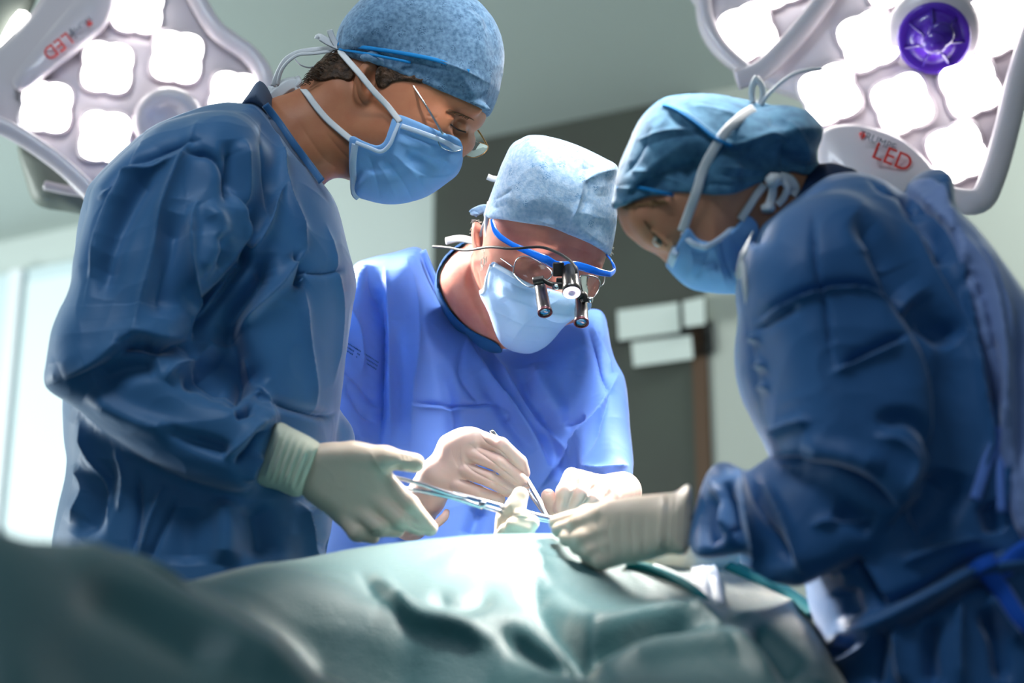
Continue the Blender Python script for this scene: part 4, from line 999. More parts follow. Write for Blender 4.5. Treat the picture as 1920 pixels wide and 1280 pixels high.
vc.add(vc.d_pillow(cap_m_out, DHM, .100, .075), 0)
vc.f = np.minimum(vc.f, hf_m-.006)
brim_m = [(800, 150), (1250, 150), (1250, 470), (1160, 480), (1136, 477), (1101, 460), (1063, 446), (1026, 432), (977, 424), (922, 413), (904, 405), (850, 400)]
vc.keep(vc.sd2(brim_m, DHM, 0)[:, :, None], .003)
CAP_M = [('r', 3.5, 5, [(1081, 274), (1090, 300), (1092, 340), (1085, 380), (1070, 420), (1065, 446)]), ('w', 3, 12, [(1100, 300), (1104, 350), (1098, 400)]), ('r', 3, 5, [(1092, 342), (1120, 325), (1156, 316)]), ('v', 2.5, 4, [(1085, 320), (1110, 312), (1140, 310)]),
         ('r', 2, 5, [(984, 262), (1010, 280), (1035, 300), (1046, 318)]), ('v', 2, 4, [(1033, 262), (1046, 290), (1052, 305)]), ('v', 1.8, 4, [(925, 375), (945, 365), (960, 355)]), ('v', 1.8, 4, [(925, 390), (950, 385)]), ('w', 2, 14, [(1128, 350), (1130, 400), (1125, 440)])]
cap_m = vol_mesh('cap', vc, M['cap_m'], tM, CAP_M, 1, 1, .9, 16)
mask_m_out = [(924, 493), (948, 508), (988, 529), (1032, 547), (1074, 560), (1106, 566), (1106, 580), (1084, 592), (1060, 609), (1032, 642), (1005, 660), (984, 663), (953, 655), (933, 634), (916, 586), (898, 548), (912, 543), (916, 518)]
vm = Vol.like(v)
vm.f = np.minimum(hf_m-.006, vm.d_pillow(mask_m_out, DHM, .080, .07)).astype(np.float32)
vm.f = smin(vm.f, vm.d_ellv(1050, 566, v.front(1050, 566)+.006, .032, .030, .022), .02).astype(np.float32)
vm.keep(vm.sd2(mask_m_out, DHM, 3)[:, :, None], .003)
MASK_M = [('s', 2.2, 5, [(1090, 592), (1040, 588), (980, 568), (918, 545)]), ('v', 1.6, 4, [(920, 580), (980, 608), (1050, 615)]), ('r', 1.8, 5, [(960, 640), (990, 600), (1050, 560)]), ('v', 1.6, 4, [(935, 520), (990, 545), (1040, 560)]), ('v', 1.5, 4, [(940, 625), (980, 640), (1020, 640)]), ('w', 3, 12, [(940, 560), (960, 600)])]
mask_mo = vol_mesh('mask', vm, M['mask_m'], tM, MASK_M, 1, 1, .4, 18)
V, F = ribbon(fz(vm, [(926, 496), (950, 509), (988, 531), (1030, 548)], .0008), .007, .0014, face=(0, 0, -1)); put('binding', V, F, M['trim'], mask_mo)
V, F = ribbon(fz(vm, [(922, 498), (915, 520), (910, 542), (900, 549)], .0015), .008, .002, n=8, face=(-.4, 0, -1)); put('binding', V, F, M['trim'], mask_mo)
zz = [v.front(924, 496)-.005, v.front(918, 465)-.008, v.front(912, 440)-.012, vc.front(912, 410)-.006, vc.front(922, 380)-.004]
V, F = ribbon([pc(a, b, z) for (a, b), z in zip([(924, 496), (921, 468), (914, 438), (912, 410), (918, 378)], [2.500, 2.505, 2.51, 2.515, 2.525])], .0075, .0016, face=(-.3, 0, -1)); put('tie', V, F, M['tape'], mask_mo)
V, F = ribbon([pc(912, 410, 2.52), pc(904, 430, 2.53), pc(895, 470, 2.545), pc(893, 500, 2.55)], .005, .0014, face=(-.3, 0, -1)); put('tie', V, F, M['tape'], mask_mo)
V, F = ribbon([pc(936, 336, 2.53), pc(924, 335, 2.53), pc(914, 331, 2.53)], .009, .0016, face=(0, 0, -1)); put('tie_end', V, F, M['tape'], cap_m)
V, F = ribbon([pc(915, 392, 2.54), pc(904, 392, 2.54), pc(890, 398, 2.54), pc(886, 402, 2.54)], .014, .0016, face=(0, 0, -1)); put('tie_end', V, F, M['cap_m'], cap_m)
for n_, (ra_, rb_, z, dxr, dyr) in ((60, ((886, 905), (412, 440), 2.55, (-8, -1), (-2, 9))), (25, ((1136, 1143), (462, 478), 2.54, (3, 10), (-3, 6))), (25, ((902, 912), (462, 500), 2.50, (-2, 3), (4, 10)))):
    J = []
    for i in range(n_):
        a, b, dx, dy = random.uniform(*ra_), random.uniform(*rb_), random.uniform(*dxr), random.uniform(*dyr)
        J.append(tube([pc(a, b, z+random.uniform(-.01, .01)), pc(a+dx*.6, b+dy*.3, z), pc(a+dx, b+dy, z)], [.0005, .0005, .0002], 4, 2))
    V, F = join(*J); put('hair_tuft', V, F, M['hair_w'], body_m)

# scrub top under the gown
vs = Vol.like(v); vs.f = (hf_m-.006).astype(np.float32)
vs.keep(vs.sd2([(780, 466), (800, 460), (850, 466), (885, 462), (848, 490), (828, 526), (838, 562), (858, 594), (890, 621), (936, 645), (938, 665), (880, 640), (830, 580), (800, 520)], DM, 4)[:, :, None], .003)
vol_mesh('scrub_collar', vs, M['scrub'], tM, [], 1, 1, .6)

FO_M = [
    ('v', 12, 9, [(690, 500), (706, 560), (714, 620), (712, 720), (710, 836)]), ('r', 5, 8, [(722, 500), (728, 600), (730, 700), (735, 830)]),
    ('r', 5, 10, [(760, 480), (778, 560), (785, 660), (775, 740), (770, 840)]), ('w', 6, 18, [(745, 600), (750, 720), (745, 830)]),
    ('v', 4, 4, [(765, 754), (820, 757), (872, 759), (940, 749)]), ('r', 3, 5, [(765, 763), (872, 768), (930, 762)]),
    ('s', 8, 9, [(1040, 890), (1008, 822), (968, 762), (925, 710), (890, 665), (854, 606)]),
    ('r', 6, 8, [(917, 655), (960, 720), (1000, 780), (1035, 812), (1060, 845), (1062, 880)]), ('w', 7, 14, [(900, 700), (950, 780), (1000, 850)]),
    ('w', 10, 18, [(1010, 760), (1040, 830), (1058, 900)]), ('r', 7, 8, [(1160, 700), (1143, 730), (1118, 780), (1062, 846), (1030, 890), (1005, 925)]),
    ('g', 7, 18, [(1010, 680), (1020, 730), (1060, 790)]), ('w', 6, 14, [(980, 690), (990, 740), (1020, 780)]), ('v', 4, 6, [(1060, 800), (1080, 792), (1100, 780)]),
    ('r', 5, 7, [(1110, 610), (1130, 660), (1148, 700)]), ('v', 6, 7, [(1100, 610), (1120, 680), (1140, 740), (1120, 800), (1090, 860)]),
    ('v', 4, 6, [(870, 640), (860, 700), (900, 760)]), ('r', 4, 7, [(820, 540), (870, 620), (900, 660)]), ('v', 4, 5, [(930, 750), (955, 770), (945, 790)]), ('r', 3, 5, [(946, 738), (962, 762), (975, 768)]),
    ('w', 6, 12, [(830, 680), (845, 760), (850, 840)]), ('r', 4, 7, [(650, 560), (672, 620), (680, 700)]), ('v', 5, 7, [(640, 690), (680, 720), (706, 760)]), ('v', 5, 6, [(650, 720), (680, 770), (704, 790)]),
    ('r', 5, 6, [(1090, 870), (1130, 880), (1180, 872)]), ('v', 5, 5, [(1100, 890), (1140, 900), (1182, 892)]), ('w', 7, 14, [(900, 950), (880, 1010)]), ('r', 5, 8, [(740, 960), (760, 1020)]), ('r', 5, 8, [(1080, 940), (1100, 1010)]),
]
gown_m = vol_mesh('gown', vg, M['gown_m'], tM, FO_M, 2, 1, 1.8, 9, gain=2.0)
V, F = ribbon([pc(a, b, vg.front(a-10, b+10)-.004) for a, b in [(793, 470), (817, 528), (854, 590), (892, 624), (942, 652)]], .011, .003, face=(-.3, .3, -1)); put('neck_binding', V, F, M['gown_m'], gown_m)
J = []
for k in range(26):
    a = 640+k*2.75; b = 636+k*1.72
    for o_ in (0, 7, 14): J.append(box(pc(a-o_*.3, b+o_*.9, vg.front(a, b+6)-.004), (.0013, .0022, .0012)))
V, F = join(*J); put('sleeve_stitching', V, F, M['scrub'], gown_m)
legs(tM, [(-.12, 2.78, .85), (.10, 2.78, .85)], [(-.14, 2.80, 0), (.12, 2.80, 0)], 0, M['shoe'])
# hem: the gown goes on down to the shins
def skirt(name, poly_top, parent, mt, z0, rx, ry, cx, cy, ztop, zbot=.42, flare=1.12):
    n = 96; V, F = [], []
    for j in range(24):
        t = j/23; z = ztop*(1-t)+zbot*t
        for k in range(n):
            a = 2*math.pi*k/n; w_ = 1+(.02+.05*t)*math.sin(9*a+1.5*math.sin(3*a)); s_ = (1+(flare-1)*t)*w_
            V.append((cx+rx*s_*math.cos(a), cy+ry*s_*math.sin(a), z))
    for j in range(23):
        for k in range(n): F.append((j*n+k, j*n+(k+1) % n, (j+1)*n+(k+1) % n, (j+1)*n+k))
    F.append(tuple(range(n))[::-1]); F.append(tuple(23*n+k for k in range(n)))
    return put(name, V, F, mt, parent, world_space=True)
skirt('gown_skirt', None, gown_m, M['gown_m'], 0, .21, .10, -.03, 2.72, 1.06)
skirt('gown_skirt', None, gown_l, M['gown_l'], 0, .165, .12, -.40, 2.44, .90)

# his gloved hands
def hm(w):
    w.add(w.d_pillow([(806, 868), (822, 826), (838, 812), (868, 800), (900, 804), (912, 828), (896, 862), (884, 895), (862, 922), (835, 930), (805, 915), (796, 892)], ctl((820, 870, 2.40), (900, 830, 2.385), (870, 910, 2.39)), .024, .026), 0)
    finger(w, [(895, 820, 2.383), (940, 835, 2.362), (974, 866, 2.375), (981, 886, 2.39)], .0120, .002)
    finger(w, [(885, 850, 2.376), (934, 868, 2.356), (970, 896, 2.375), (982, 908, 2.39)], .0120, .002)
    finger(w, [(872, 881, 2.376), (918, 898, 2.358), (955, 918, 2.375), (970, 930, 2.39)], .0116, .002)
    finger(w, [(856, 908, 2.378), (898, 923, 2.366), (936, 937, 2.378)], .0104, .002)
    finger(w, [(850, 830, 2.41), (905, 850, 2.425), (960, 885, 2.42)], .0120, .006)
    w.chain([(815, 890, 2.395), (800, 930, 2.41), (770, 975, 2.46)], [.024, .026, .03], .012)
GM = [('v', 2.6, 3, [(900, 812), (912, 830), (940, 848), (972, 880)]), ('v', 2.8, 3, [(880, 832), (904, 850), (940, 880), (972, 905)]), ('v', 2.8, 3, [(868, 864), (890, 884), (930, 905), (965, 924)])]
GM += [('v', .7, 2, [(846+i*4, 836-i*1), (850+i*3, 858), (862+i*2, 880)]) for i in range(5)]
gm1, wm1 = hand('glove', (730, 770, 1010, 1020, 2.32, 2.50), hm, M['glove_p'], tM, strokes=GM)
V, F = tube([pc(838, 958, 2.385), pc(832, 970, 2.375), pc(812, 985, 2.37), pc(790, 985, 2.375)], [.004, .006, .006, .004], 12); put('rolled_cuff', V, F, M['glove_p'], gm1)
def hm2(w):
    w.add(w.d_pillow([(1058, 884), (1078, 878), (1108, 886), (1136, 905), (1152, 930), (1140, 955), (1100, 965), (1070, 955), (1050, 925)], ctl((1060, 890, 2.385), (1150, 930, 2.42), (1090, 960, 2.39)), .024, .024), 0)
    finger(w, [(1072, 892, 2.37), (1058, 922, 2.352), (1052, 952, 2.36)], .0122, .005)
    finger(w, [(1104, 900, 2.375), (1088, 926, 2.352), (1072, 952, 2.36)], .0120, .005)
    finger(w, [(1128, 914, 2.385), (1112, 938, 2.362), (1094, 958, 2.368)], .0115, .005)
    finger(w, [(1142, 928, 2.395), (1130, 948, 2.375), (1112, 966, 2.378)], .0105, .004)
    finger(w, [(1060, 945, 2.392), (1036, 952, 2.378), (1028, 930, 2.372)], .0125, .006)
    w.chain([(1130, 925, 2.41), (1165, 922, 2.47)], [.026, .03], .012)
gm2, wm2 = hand('glove', (1000, 850, 1210, 1000, 2.31, 2.52), hm2, M['glove_p'], tM, strokes=[('v', 1.8, 3, [(1086, 895), (1074, 925), (1064, 950)]), ('v', 1.8, 3, [(1114, 908), (1098, 935), (1084, 955)]), ('v', 1.2, 3, [(1022, 925), (1034, 922)])])

# tweezers
tw = thing('tweezers', pw(1030, 976, 2.33), 'slim pale steel tweezers held by the middle surgeon', 'tweezers')
V, F = ribbon([pc(921, 806, 2.415), pc(955, 850, 2.405), pc(985, 893, 2.385), pc(1010, 935, 2.36), pc(1033, 977, 2.335)], .0065, .0028, n=8, face=(.3, .2, -1)); put('arm', V, F, M['silver'], tw)
V, F = ribbon([pc(921, 806, 2.417), pc(950, 856, 2.415), pc(978, 900, 2.40), pc(1005, 942, 2.37), pc(1032, 978, 2.336)], .0055, .0024, n=8, face=(.3, .2, -1)); put('arm', V, F, M['silver'], tw)
for k in range(4):
    V, F = box(pc(980+k*4, 905+k*6, 2.374-k*.003), (.0085, .0013, .001)); put('grip_rib', V, F, M['grey'], tw)

# spectacles and loupes
eg = thing('eyeglasses', pw(1040, 510, 2.43), 'thin silver-rimmed spectacles under the loupes of the middle surgeon', 'glasses')
ll = [(962, 512), (966, 492), (974, 482), (990, 481), (1012, 492), (1033, 507), (1034, 517), (1020, 528), (996, 538), (978, 530)]
lr = [(1088, 517), (1102, 516), (1118, 520), (1125, 529), (1121, 546), (1109, 560), (1096, 556), (1088, 540)]
zL = v.front(1000, 505)-.018; DLn = ctl((962, 500, zL+.018), (1034, 510, zL-.008), (1000, 540, zL))
DRn = ctl((1088, 517, zL-.002), (1125, 530, zL+.03), (1105, 560, zL+.01))
for pts, D in ((ll, DLn), (lr, DRn)):
    V, F = plate(pts, D, .0018, inset=.1); put('lens', V, F, M['lens'], eg)
    P_ = [pc(a, b, D(a, b)-.001) for a, b in pts]; P_.append(P_[0]); V, F = tube(P_, .0009, 6); put('rim', V, F, M['silver'], eg)
V, F = tube([pc(1034, 512, zL-.009), pc(1048, 512, zL-.016), pc(1066, 516, zL-.016), pc(1088, 524, zL-.003)], .0011, 6); put('bridge', V, F, M['silver'], eg)
V, F = tube([pc(962, 500, zL+.017), pc(930, 478, 2.495), pc(905, 462, 2.53)], .0011, 6); put('temple', V, F, M['silver'], eg)
V, F = tube([pc(1123, 538, zL+.028), pc(1132, 530, 2.49), pc(1134, 510, 2.54)], .0011, 6); put('temple', V, F, M['silver'], eg)

lp = thing('surgical_loupes', pw(1060, 560, 2.40), 'black binocular loupes with headlight on a blue frame over the middle surgeon\'s eyes', 'loupes')
zb = min(v.front(1041, 495), v.front(1077, 496))-.016
bar = [(922, 412, v.front(926, 418)-.008), (932, 438, v.front(934, 438)-.009), (960, 458, v.front(960, 458)-.010), (991, 472, v.front(991, 472)-.012), (1022, 486, v.front(1022, 482)-.016), (1045, 497, zb), (1077, 497, zb), (1101, 503, zb+.004), (1124, 510, zb+.016), (1144, 514, zb+.035)]
def tapered_bar(pts, wd, t, face=(0, 0, -1)):
    P = crom([pc(*p) for p in pts], 8); n = len(P); ws = np.interp(np.linspace(0, 1, n), np.linspace(0, 1, len(wd)), wd)
    T = np.gradient(P, axis=0); T /= np.linalg.norm(T, axis=1)[:, None]; V, F = [], []; fa = np.array(face, float)
    for i in range(n):
        nn = fa-T[i]*(fa@T[i]); nn /= np.linalg.norm(nn); b = np.cross(T[i], nn)
        for k in range(12):
            a = 2*math.pi*k/12; V.append(P[i]+b*ws[i]/2*math.copysign(abs(math.cos(a))**.6, math.cos(a))+nn*t/2*math.copysign(abs(math.sin(a))**.6, math.sin(a)))
    for i in range(n-1):
        for k in range(12): F.append((i*12+k, i*12+(k+1) % 12, (i+1)*12+(k+1) % 12, (i+1)*12+k))
    F.append(tuple(range(12))[::-1]); F.append(tuple((n-1)*12+k for k in range(12))); return np.array(V), F
V, F = tapered_bar(bar, [.005, .009, .008, .010, .013, .012, .012, .012, .010, .009], .004); put('frame', V, F, M['bluef'], lp)
V, F = tapered_bar([(1144, 514, zb+.035), (1152, 506, zb+.05), (1147, 490, 2.50), (1137, 478, 2.525)], [.009, .007, .005, .004], .003, (.8, 0, -.5)); put('temple', V, F, M['bluef'], lp)
AX = np.array([.12, -.74, -.66]); AX /= np.linalg.norm(AX)
def barrel(a, b, z, r, L, ax, parent):
    c = pc(a, b, z); prof = [(-L, r*.55), (-L+.002, r*.8), (-L*.9, r*.84), (-L*.55, r*.86), (-L*.54, r*.92), (-L*.12, r*.96), (-L*.10, r*1.02), (-.001, r*1.02), (0, r*.96), (-.002, r*.78)]
    V, F = lathe(c, ax, prof, 36); o = put('barrel', V, F, M['black'], parent)
    V, F = lathe(c, ax, [(-.0035, r*.78), (-.002, r*.7), (-.001, r*.4), (-.0006, .0002)], 32); put('barrel_lens', V, F, M['objlens'], o)
    V, F = lathe(c, ax, [(-.003, r*1.03), (.0006, r*1.03), (.001, r*.98), (.0006, r*.80), (-.002, r*.80)], 36); put('barrel_rim', V, F, M['rim_red'], o); return o
zq = 2.385
barrel(1022, 586, zq, .0102, .052, AX, lp); barrel(1090, 605, zq, .0104, .050, np.array([-.02, -.74, -.67]), lp)
hl_c = pc(1072, 548, 2.372); ax2 = np.array([.03, -.75, -.66]); ax2 /= np.linalg.norm(ax2)
V, F = lathe(hl_c, ax2, [(-.046, .010), (-.044, .0118), (-.012, .0122), (-.010, .0128), (0, .0132), (.0005, .0125)], 40); hd = put('headlight', V, F, M['black'], lp)
V, F = lathe(hl_c+ax2*.0006, ax2, [(-.001, .0124), (.0006, .0122), (.001, .006), (.0012, .0002)], 36); put('headlight_face', V, F, M['ledlamp'], hd)
V, F = lathe(hl_c+ax2*.002, ax2, [(-.0004, .0052), (.0004, .0050), (.0006, .0036), (.0002, .0034)], 28); put('headlight_ring', V, F, M['ledring'], hd)
V, F = join(box(pc(1047, 505, 2.405), (.016, .020, .014)), box(pc(1052, 528, 2.40), (.014, .012, .012)), box(pc(1046, 536, 2.395), (.016, .010, .010)))
hg = put('hinge_block', V, F, M['blackm'], lp, smooth=False)
m_ = hg.modifiers.new('b', 'BEVEL'); m_.width = .002; m_.segments = 2
V, F = join(tube([pc(1003, 524, 2.405), pc(1016, 524, 2.402), pc(1032, 532, 2.40), pc(1048, 534, 2.40)], .0035, 10), tube([pc(1000, 528, 2.40), pc(1020, 524, 2.398)], .006, 12), tube([pc(1082, 558, 2.40), pc(1094, 552, 2.40), pc(1098, 566, 2.40)], .005, 12), tube([pc(1050, 536, 2.40), pc(1075, 540, 2.41), pc(1092, 556, 2.41)], .003, 10))
put('barrel_mount', V, F, M['blackm'], lp)
V, F = lathe(pc(1106, 562, 2.40), (1, -.2, -.5), [(-.003, .0045), (.003, .0045), (.004, .003), (.0041, .0005)], 20); put('knob', V, F, M['silver'], lp)
V, F = lathe(pc(1043, 538, 2.388), (0, -.2, -1), [(-.002, .0042), (.002, .0042), (.0021, .002), (.001, .0015)], 20); put('screw', V, F, M['silver'], lp)
V, F = tube([pc(1081, 512, 2.372), pc(1078, 500, 2.375), pc(1068, 488, 2.385), pc(1046, 474, 2.40), pc(1012, 463, 2.42), pc(960, 466, 2.445), pc(919, 463, 2.475), pc(874, 469, 2.53), pc(840, 464, 2.57), pc(812, 462, 2.60)], .0021, 10); put('cable', V, F, M['blackm'], lp)
V, F = ribbon([pc(890, 452, 2.54), pc(862, 447, 2.57), pc(836, 452, 2.60)], .011, .002, face=(0, 0, -1)); put('head_strap', V, F, M['tape'], lp)

# ================================================================== RIGHT SURGEON
tR = thing('person', pw(1680, 900, 1.95)*np.array([1, 1, 0]), 'surgeon on the right bending down to the left in bouffant cap and blue gown', 'person')
DRT = Depth(1.97, 1650, 640)
DHR = Depth(2.08, 1350, 320, sy=-TANP*2.08/F_*.6)
head_r = [(1160, 370), (1166, 330), (1178, 290), (1212, 225), (1250, 198), (1330, 188), (1400, 198), (1455, 212), (1490, 245), (1496, 300), (1478, 350), (1440, 430), (1400, 500), (1373, 542), (1331, 541), (1296, 533), (1271, 515), (1258, 500), (1246, 490), (1232, 478), (1204, 464), (1190, 452), (1173, 437), (1160, 411), (1156, 390)]
def head_right(v):
    v.add(v.d_pillow(head_r, DHR, .078, .095), 0)
    v.add(v.d_pillow([(1380, 470), (1370, 400), (1400, 340), (1470, 310), (1540, 320), (1590, 370), (1560, 460), (1480, 520), (1410, 540)], ctl((1400, 420, 2.08), (1560, 380, 2.06), (1480, 500, 2.05)), .062, .06), .03)
    return v
v = Vol.px(1120, 140, 1640, 600, 1.94, 2.22, HS); head_right(v)
v.add(v.d_ellv(1212, 425, v.front(1216, 425)+.010, .012, .026, .014, 35), .012)           # brow ridge
v.cut(v.d_ellv(1234, 446, v.front(1236, 446)-.006, .013, .018, .013, 40), .010)
ez = v.front(1237, 446)
v.add(v.d_ellv(1262, 424, v.front(1264, 424)+.012, .020, .024, .014), .014)               # cheekbone
v.add(v.d_ellv(1350, 340, v.front(1350, 340)+.004, .018, .030, .012), .004)               # ear under the cap
hf_r = v.f.copy()
torso_r = [(1390, 490), (1397, 459), (1416, 427), (1450, 398), (1484, 372), (1510, 350), (1545, 332), (1597, 325), (1640, 336), (1668, 352), (1697, 364), (1712, 338), (1742, 318), (1764, 328), (1775, 352), (1778, 390), (1817, 431), (1859, 483), (1890, 525), (1935, 590), (1990, 700), (2010, 1000), (2010, 1400), (1548, 1400), (1545, 1280), (1543, 1210), (1523, 1143), (1514, 1085), (1490, 950), (1423, 811), (1390, 736), (1381, 675), (1386, 600), (1381, 544)]
arm_ru = [(1400, 470), (1440, 415), (1500, 375), (1580, 360), (1650, 400), (1700, 480), (1745, 560), (1772, 660), (1782, 760), (1780, 860), (1750, 950), (1680, 990), (1580, 930), (1500, 880), (1449, 853), (1438, 770), (1428, 700), (1411, 620), (1397, 540)]
arm_rf = [(1451, 853), (1424, 868), (1398, 885), (1371, 866), (1351, 863), (1328, 882), (1314, 915), (1300, 960), (1291, 1005), (1298, 1040), (1340, 1045), (1386, 1037), (1414, 1042), (1437, 1077), (1462, 1092), (1488, 1099), (1515, 1090), (1609, 1040), (1700, 978), (1765, 890), (1760, 790), (1600, 790), (1480, 820)]
vg = Vol.px(1260, 290, 2120, 1400, 1.62, 2.32, .0075)
vg.add(vg.d_pillow(torso_r, DRT, .165, .11), 0)
vg.add(vg.d_pillow(arm_ru, ctl((1500, 450, 1.90), (1700, 850, 1.80), (1480, 850, 1.82)), .085, .07), .012)
vg.add(vg.d_pillow(arm_rf, ctl((1720, 880, 1.80), (1310, 960, 1.87), (1490, 1080, 1.80)), .062, .045), .012)
vg.chain([(1620, 480, 2.12), (1570, 860, 2.14), (1440, 1000, 2.07)], [.08, .07, .05], .02)
vg_in = vg.f+.04
vg.keep(-vg.sd2([(1300, 300), (1392, 490), (1416, 428), (1450, 399), (1485, 373), (1545, 331), (1545, 250)], DHR, 0)[:, :, None], .004)
v2 = Vol.like(vg); head_right(v2)
v2.add(v2.d_pillow([(1440, 480), (1500, 420), (1600, 370), (1760, 440), (1850, 560), (1930, 700), (1950, 1280), (1620, 1280), (1600, 1100), (1540, 900), (1450, 740), (1430, 600)], DRT, .12, .11), .03)
v2.chain([(1560, 470, 1.86), (1660, 850, 1.80), (1500, 960, 1.82), (1340, 975, 1.87), (1290, 975, 1.875)], [.058, .045, .035, .026, .022], .02)
v2.chain([(1600, 470, 2.12), (1560, 860, 2.14), (1430, 1000, 2.06), (1330, 1048, 2.0)], [.055, .042, .032, .026], .02)
v2.f = np.maximum(v2.f, vg_in).astype(np.float32)
clip_px(v2, [(1000, 800), (1300, 800), (1400, 560), (1440, 470), (1540, 360), (2300, 300), (2300, 1500), (1000, 1500)], True, DRT)
FACE_R = [('v', 2.2, 3, [(1222, 434), (1232, 442), (1244, 456), (1254, 462)]), ('r', 1.4, 4, [(1226, 426), (1240, 436), (1254, 452)]), ('v', 1.4, 4, [(1250, 470), (1262, 462)]), ('v', 1.2, 5, [(1400, 400), (1430, 380)])]
body_r = body_mesh(v2, v, M['skin_r'], tR, FACE_R, None)
V, F = lathe(pc(1238, 447, ez+.0015), (-.25, -.1, -1), [(-.009, .002), (-.007, .007), (-.002, .0105), (.003, .0108), (.006, .0092), (.008, .006), (.0086, .0005)], 28); ey = put('eye', V, F, M['eyew'], body_r)
V, F = lathe(pc(1240, 449, ez+.0015), (-.2, -.35, -1), [(.008, .0052), (.0094, .0050), (.0098, .003), (.0099, .0003)], 24); put('iris', V, F, M['iris'], ey)
V, F = ribbon(fz(v, [(1221, 431), (1232, 438), (1245, 451), (1254, 461)], .0075), .0026, .0016, 6); put('upper_eyelid', V, F, M['skin_r'], body_r)
V, F = ribbon(fz(v, [(1222, 434), (1232, 441), (1244, 454), (1251, 462)], .0082), .0013, .001, 6); put('eyelashes', V, F, M['lash'], body_r)
V, F = ribbon(fz(v, [(1226, 452), (1234, 459), (1245, 464)], .006), .002, .0014, 6); put('lower_eyelid', V, F, M['skin_r'], body_r)
J = [ribbon(fz(v, [(1206+i*.7, 414+i), (1210+i*.7, 415+i), (1214+i*.7, 420+i)], .001), .0011, .0008, 2) for i in range(0, 30, 2)]
V, F = join(*J); put('eyebrow', V, F, M['brow'], body_r)

cap_r_out = [(1155, 345), (1166, 306), (1180, 264), (1201, 221), (1236, 189), (1278, 179), (1331, 178), (1373, 185), (1418, 201), (1445, 199), (1474, 199), (1500, 206), (1516, 216), (1536, 239), (1538, 262), (1530, 285), (1528, 310), (1501, 336), (1474, 328), (1436, 342), (1366, 372), (1324, 377), (1261, 371), (1208, 375), (1162, 390), (1154, 372)]
vc = Vol.like(v)
vc.add(vc.d_pillow(cap_r_out, DHR, .095, .07), 0)
vc.f = np.minimum(vc.f, hf_r-.006)
vc.keep(vc.sd2([(1100, 100), (1700, 100), (1700, 330), (1530, 325), (1501, 337), (1474, 329), (1436, 342), (1400, 357), (1366, 372), (1324, 377), (1261, 371), (1208, 375), (1162, 390), (1150, 391), (1100, 400)], DHR, 0)[:, :, None], .003)
CAP_R = [('r', 5, 5, [(1240, 195), (1262, 202), (1300, 225), (1340, 256), (1372, 270), (1410, 262), (1450, 252), (1475, 262), (1495, 290)]), ('v', 5, 6, [(1250, 215), (1300, 242), (1345, 272), (1375, 282), (1430, 272)]), ('r', 3, 5, [(1195, 262), (1250, 245), (1310, 240)]), ('v', 3, 6, [(1200, 275), (1260, 256), (1320, 250)]),
         ('r', 3.5, 5, [(1345, 312), (1400, 318), (1460, 320), (1490, 318)]), ('v', 3, 6, [(1340, 326), (1400, 332), (1460, 326)]), ('s', 3.5, 7, [(1158, 352), (1200, 352), (1260, 366), (1320, 372), (1366, 366)][::-1]),
         ('v', 4, 7, [(1466, 262), (1468, 300), (1470, 326)]), ('r', 3, 6, [(1462, 215), (1500, 250), (1520, 300)]), ('v', 3, 5, [(1170, 330), (1200, 290), (1220, 240)]), ('w', 4, 14, [(1280, 330), (1310, 300)]), ('w', 4, 12, [(1440, 225), (1480, 232)]),
         ('r', 2.5, 5, [(1290, 200), (1340, 205), (1400, 225)]), ('v', 2.5, 5, [(1300, 350), (1340, 345), (1380, 350)]), ('r', 2.5, 5, [(1180, 320), (1230, 325), (1290, 350)])]
cap_r = vol_mesh('cap', vc, M['cap_r'], tR, CAP_R, 1, 1, 2.0, 14)
for pts in ([(1244, 197), (1266, 205), (1300, 227), (1340, 259), (1372, 273)], [(1158, 352), (1200, 352), (1250, 363), (1290, 370)]):
    V, F = ribbon(fz(vc, pts, .005), .004, .003, face=(0, .2, -1)); put('seam', V, F, M['band'], cap_r)

mask_r_out = [(1278, 432), (1296, 452), (1312, 458), (1327, 459), (1359, 439), (1387, 410), (1412, 436), (1404, 500), (1388, 548), (1373, 551), (1331, 549), (1296, 542), (1270, 521), (1256, 504), (1250, 494), (1262, 462)]
vm = Vol.like(v)
vm.f = np.minimum(hf_r-.0065, vm.d_pillow(mask_r_out, DHR, .070, .055)).astype(np.float32)
vm.keep(vm.sd2(mask_r_out, DHR, 3)[:, :, None], .003)
MASK_R = [('v', 3, 5, [(1330, 470), (1318, 498), (1302, 524)]), ('r', 3, 6, [(1290, 460), (1300, 490), (1290, 525)]), ('v', 3.2, 4, [(1352, 450), (1362, 490), (1378, 530)]), ('v', 2.6, 4, [(1368, 436), (1380, 460), (1396, 480)]), ('r', 2.6, 5, [(1340, 462), (1350, 500), (1362, 540)]),
          ('v', 2, 4, [(1282, 465), (1310, 475), (1340, 470)]), ('g', 3, 10, [(1320, 510), (1345, 500)])]
mask_ro = vol_mesh('mask', vm, M['mask'], tR, MASK_R, 1, 1, .5, 18)
V, F = ribbon(fz(vm, [(1280, 437), (1297, 455), (1313, 461), (1328, 461), (1358, 442), (1386, 413)], .0035), .007, .002, n=8, face=(0, 0, -1)); put('binding', V, F, M['trim'], mask_ro)
V, F = ribbon(fz(vm, [(1280, 438), (1270, 462), (1262, 480), (1256, 496)], .003), .011, .0016, n=8, face=(-.3, 0, -1)); put('binding', V, F, M['trim'], mask_ro)
P_ = [(1279, 434), (1292, 398), (1306, 360), (1318, 320), (1334, 288), (1358, 250), (1386, 222), (1414, 203)]
V, F = ribbon([pc(a, b, min(v.front(a, b), vc.front(a, b))-.004) for a, b in P_], .0115, .0016, n=8, face=(0, 0, -1)); put('tie', V, F, M['tape'], mask_ro)
P_ = [(1388, 412), (1404, 388), (1418, 366), (1434, 346)]
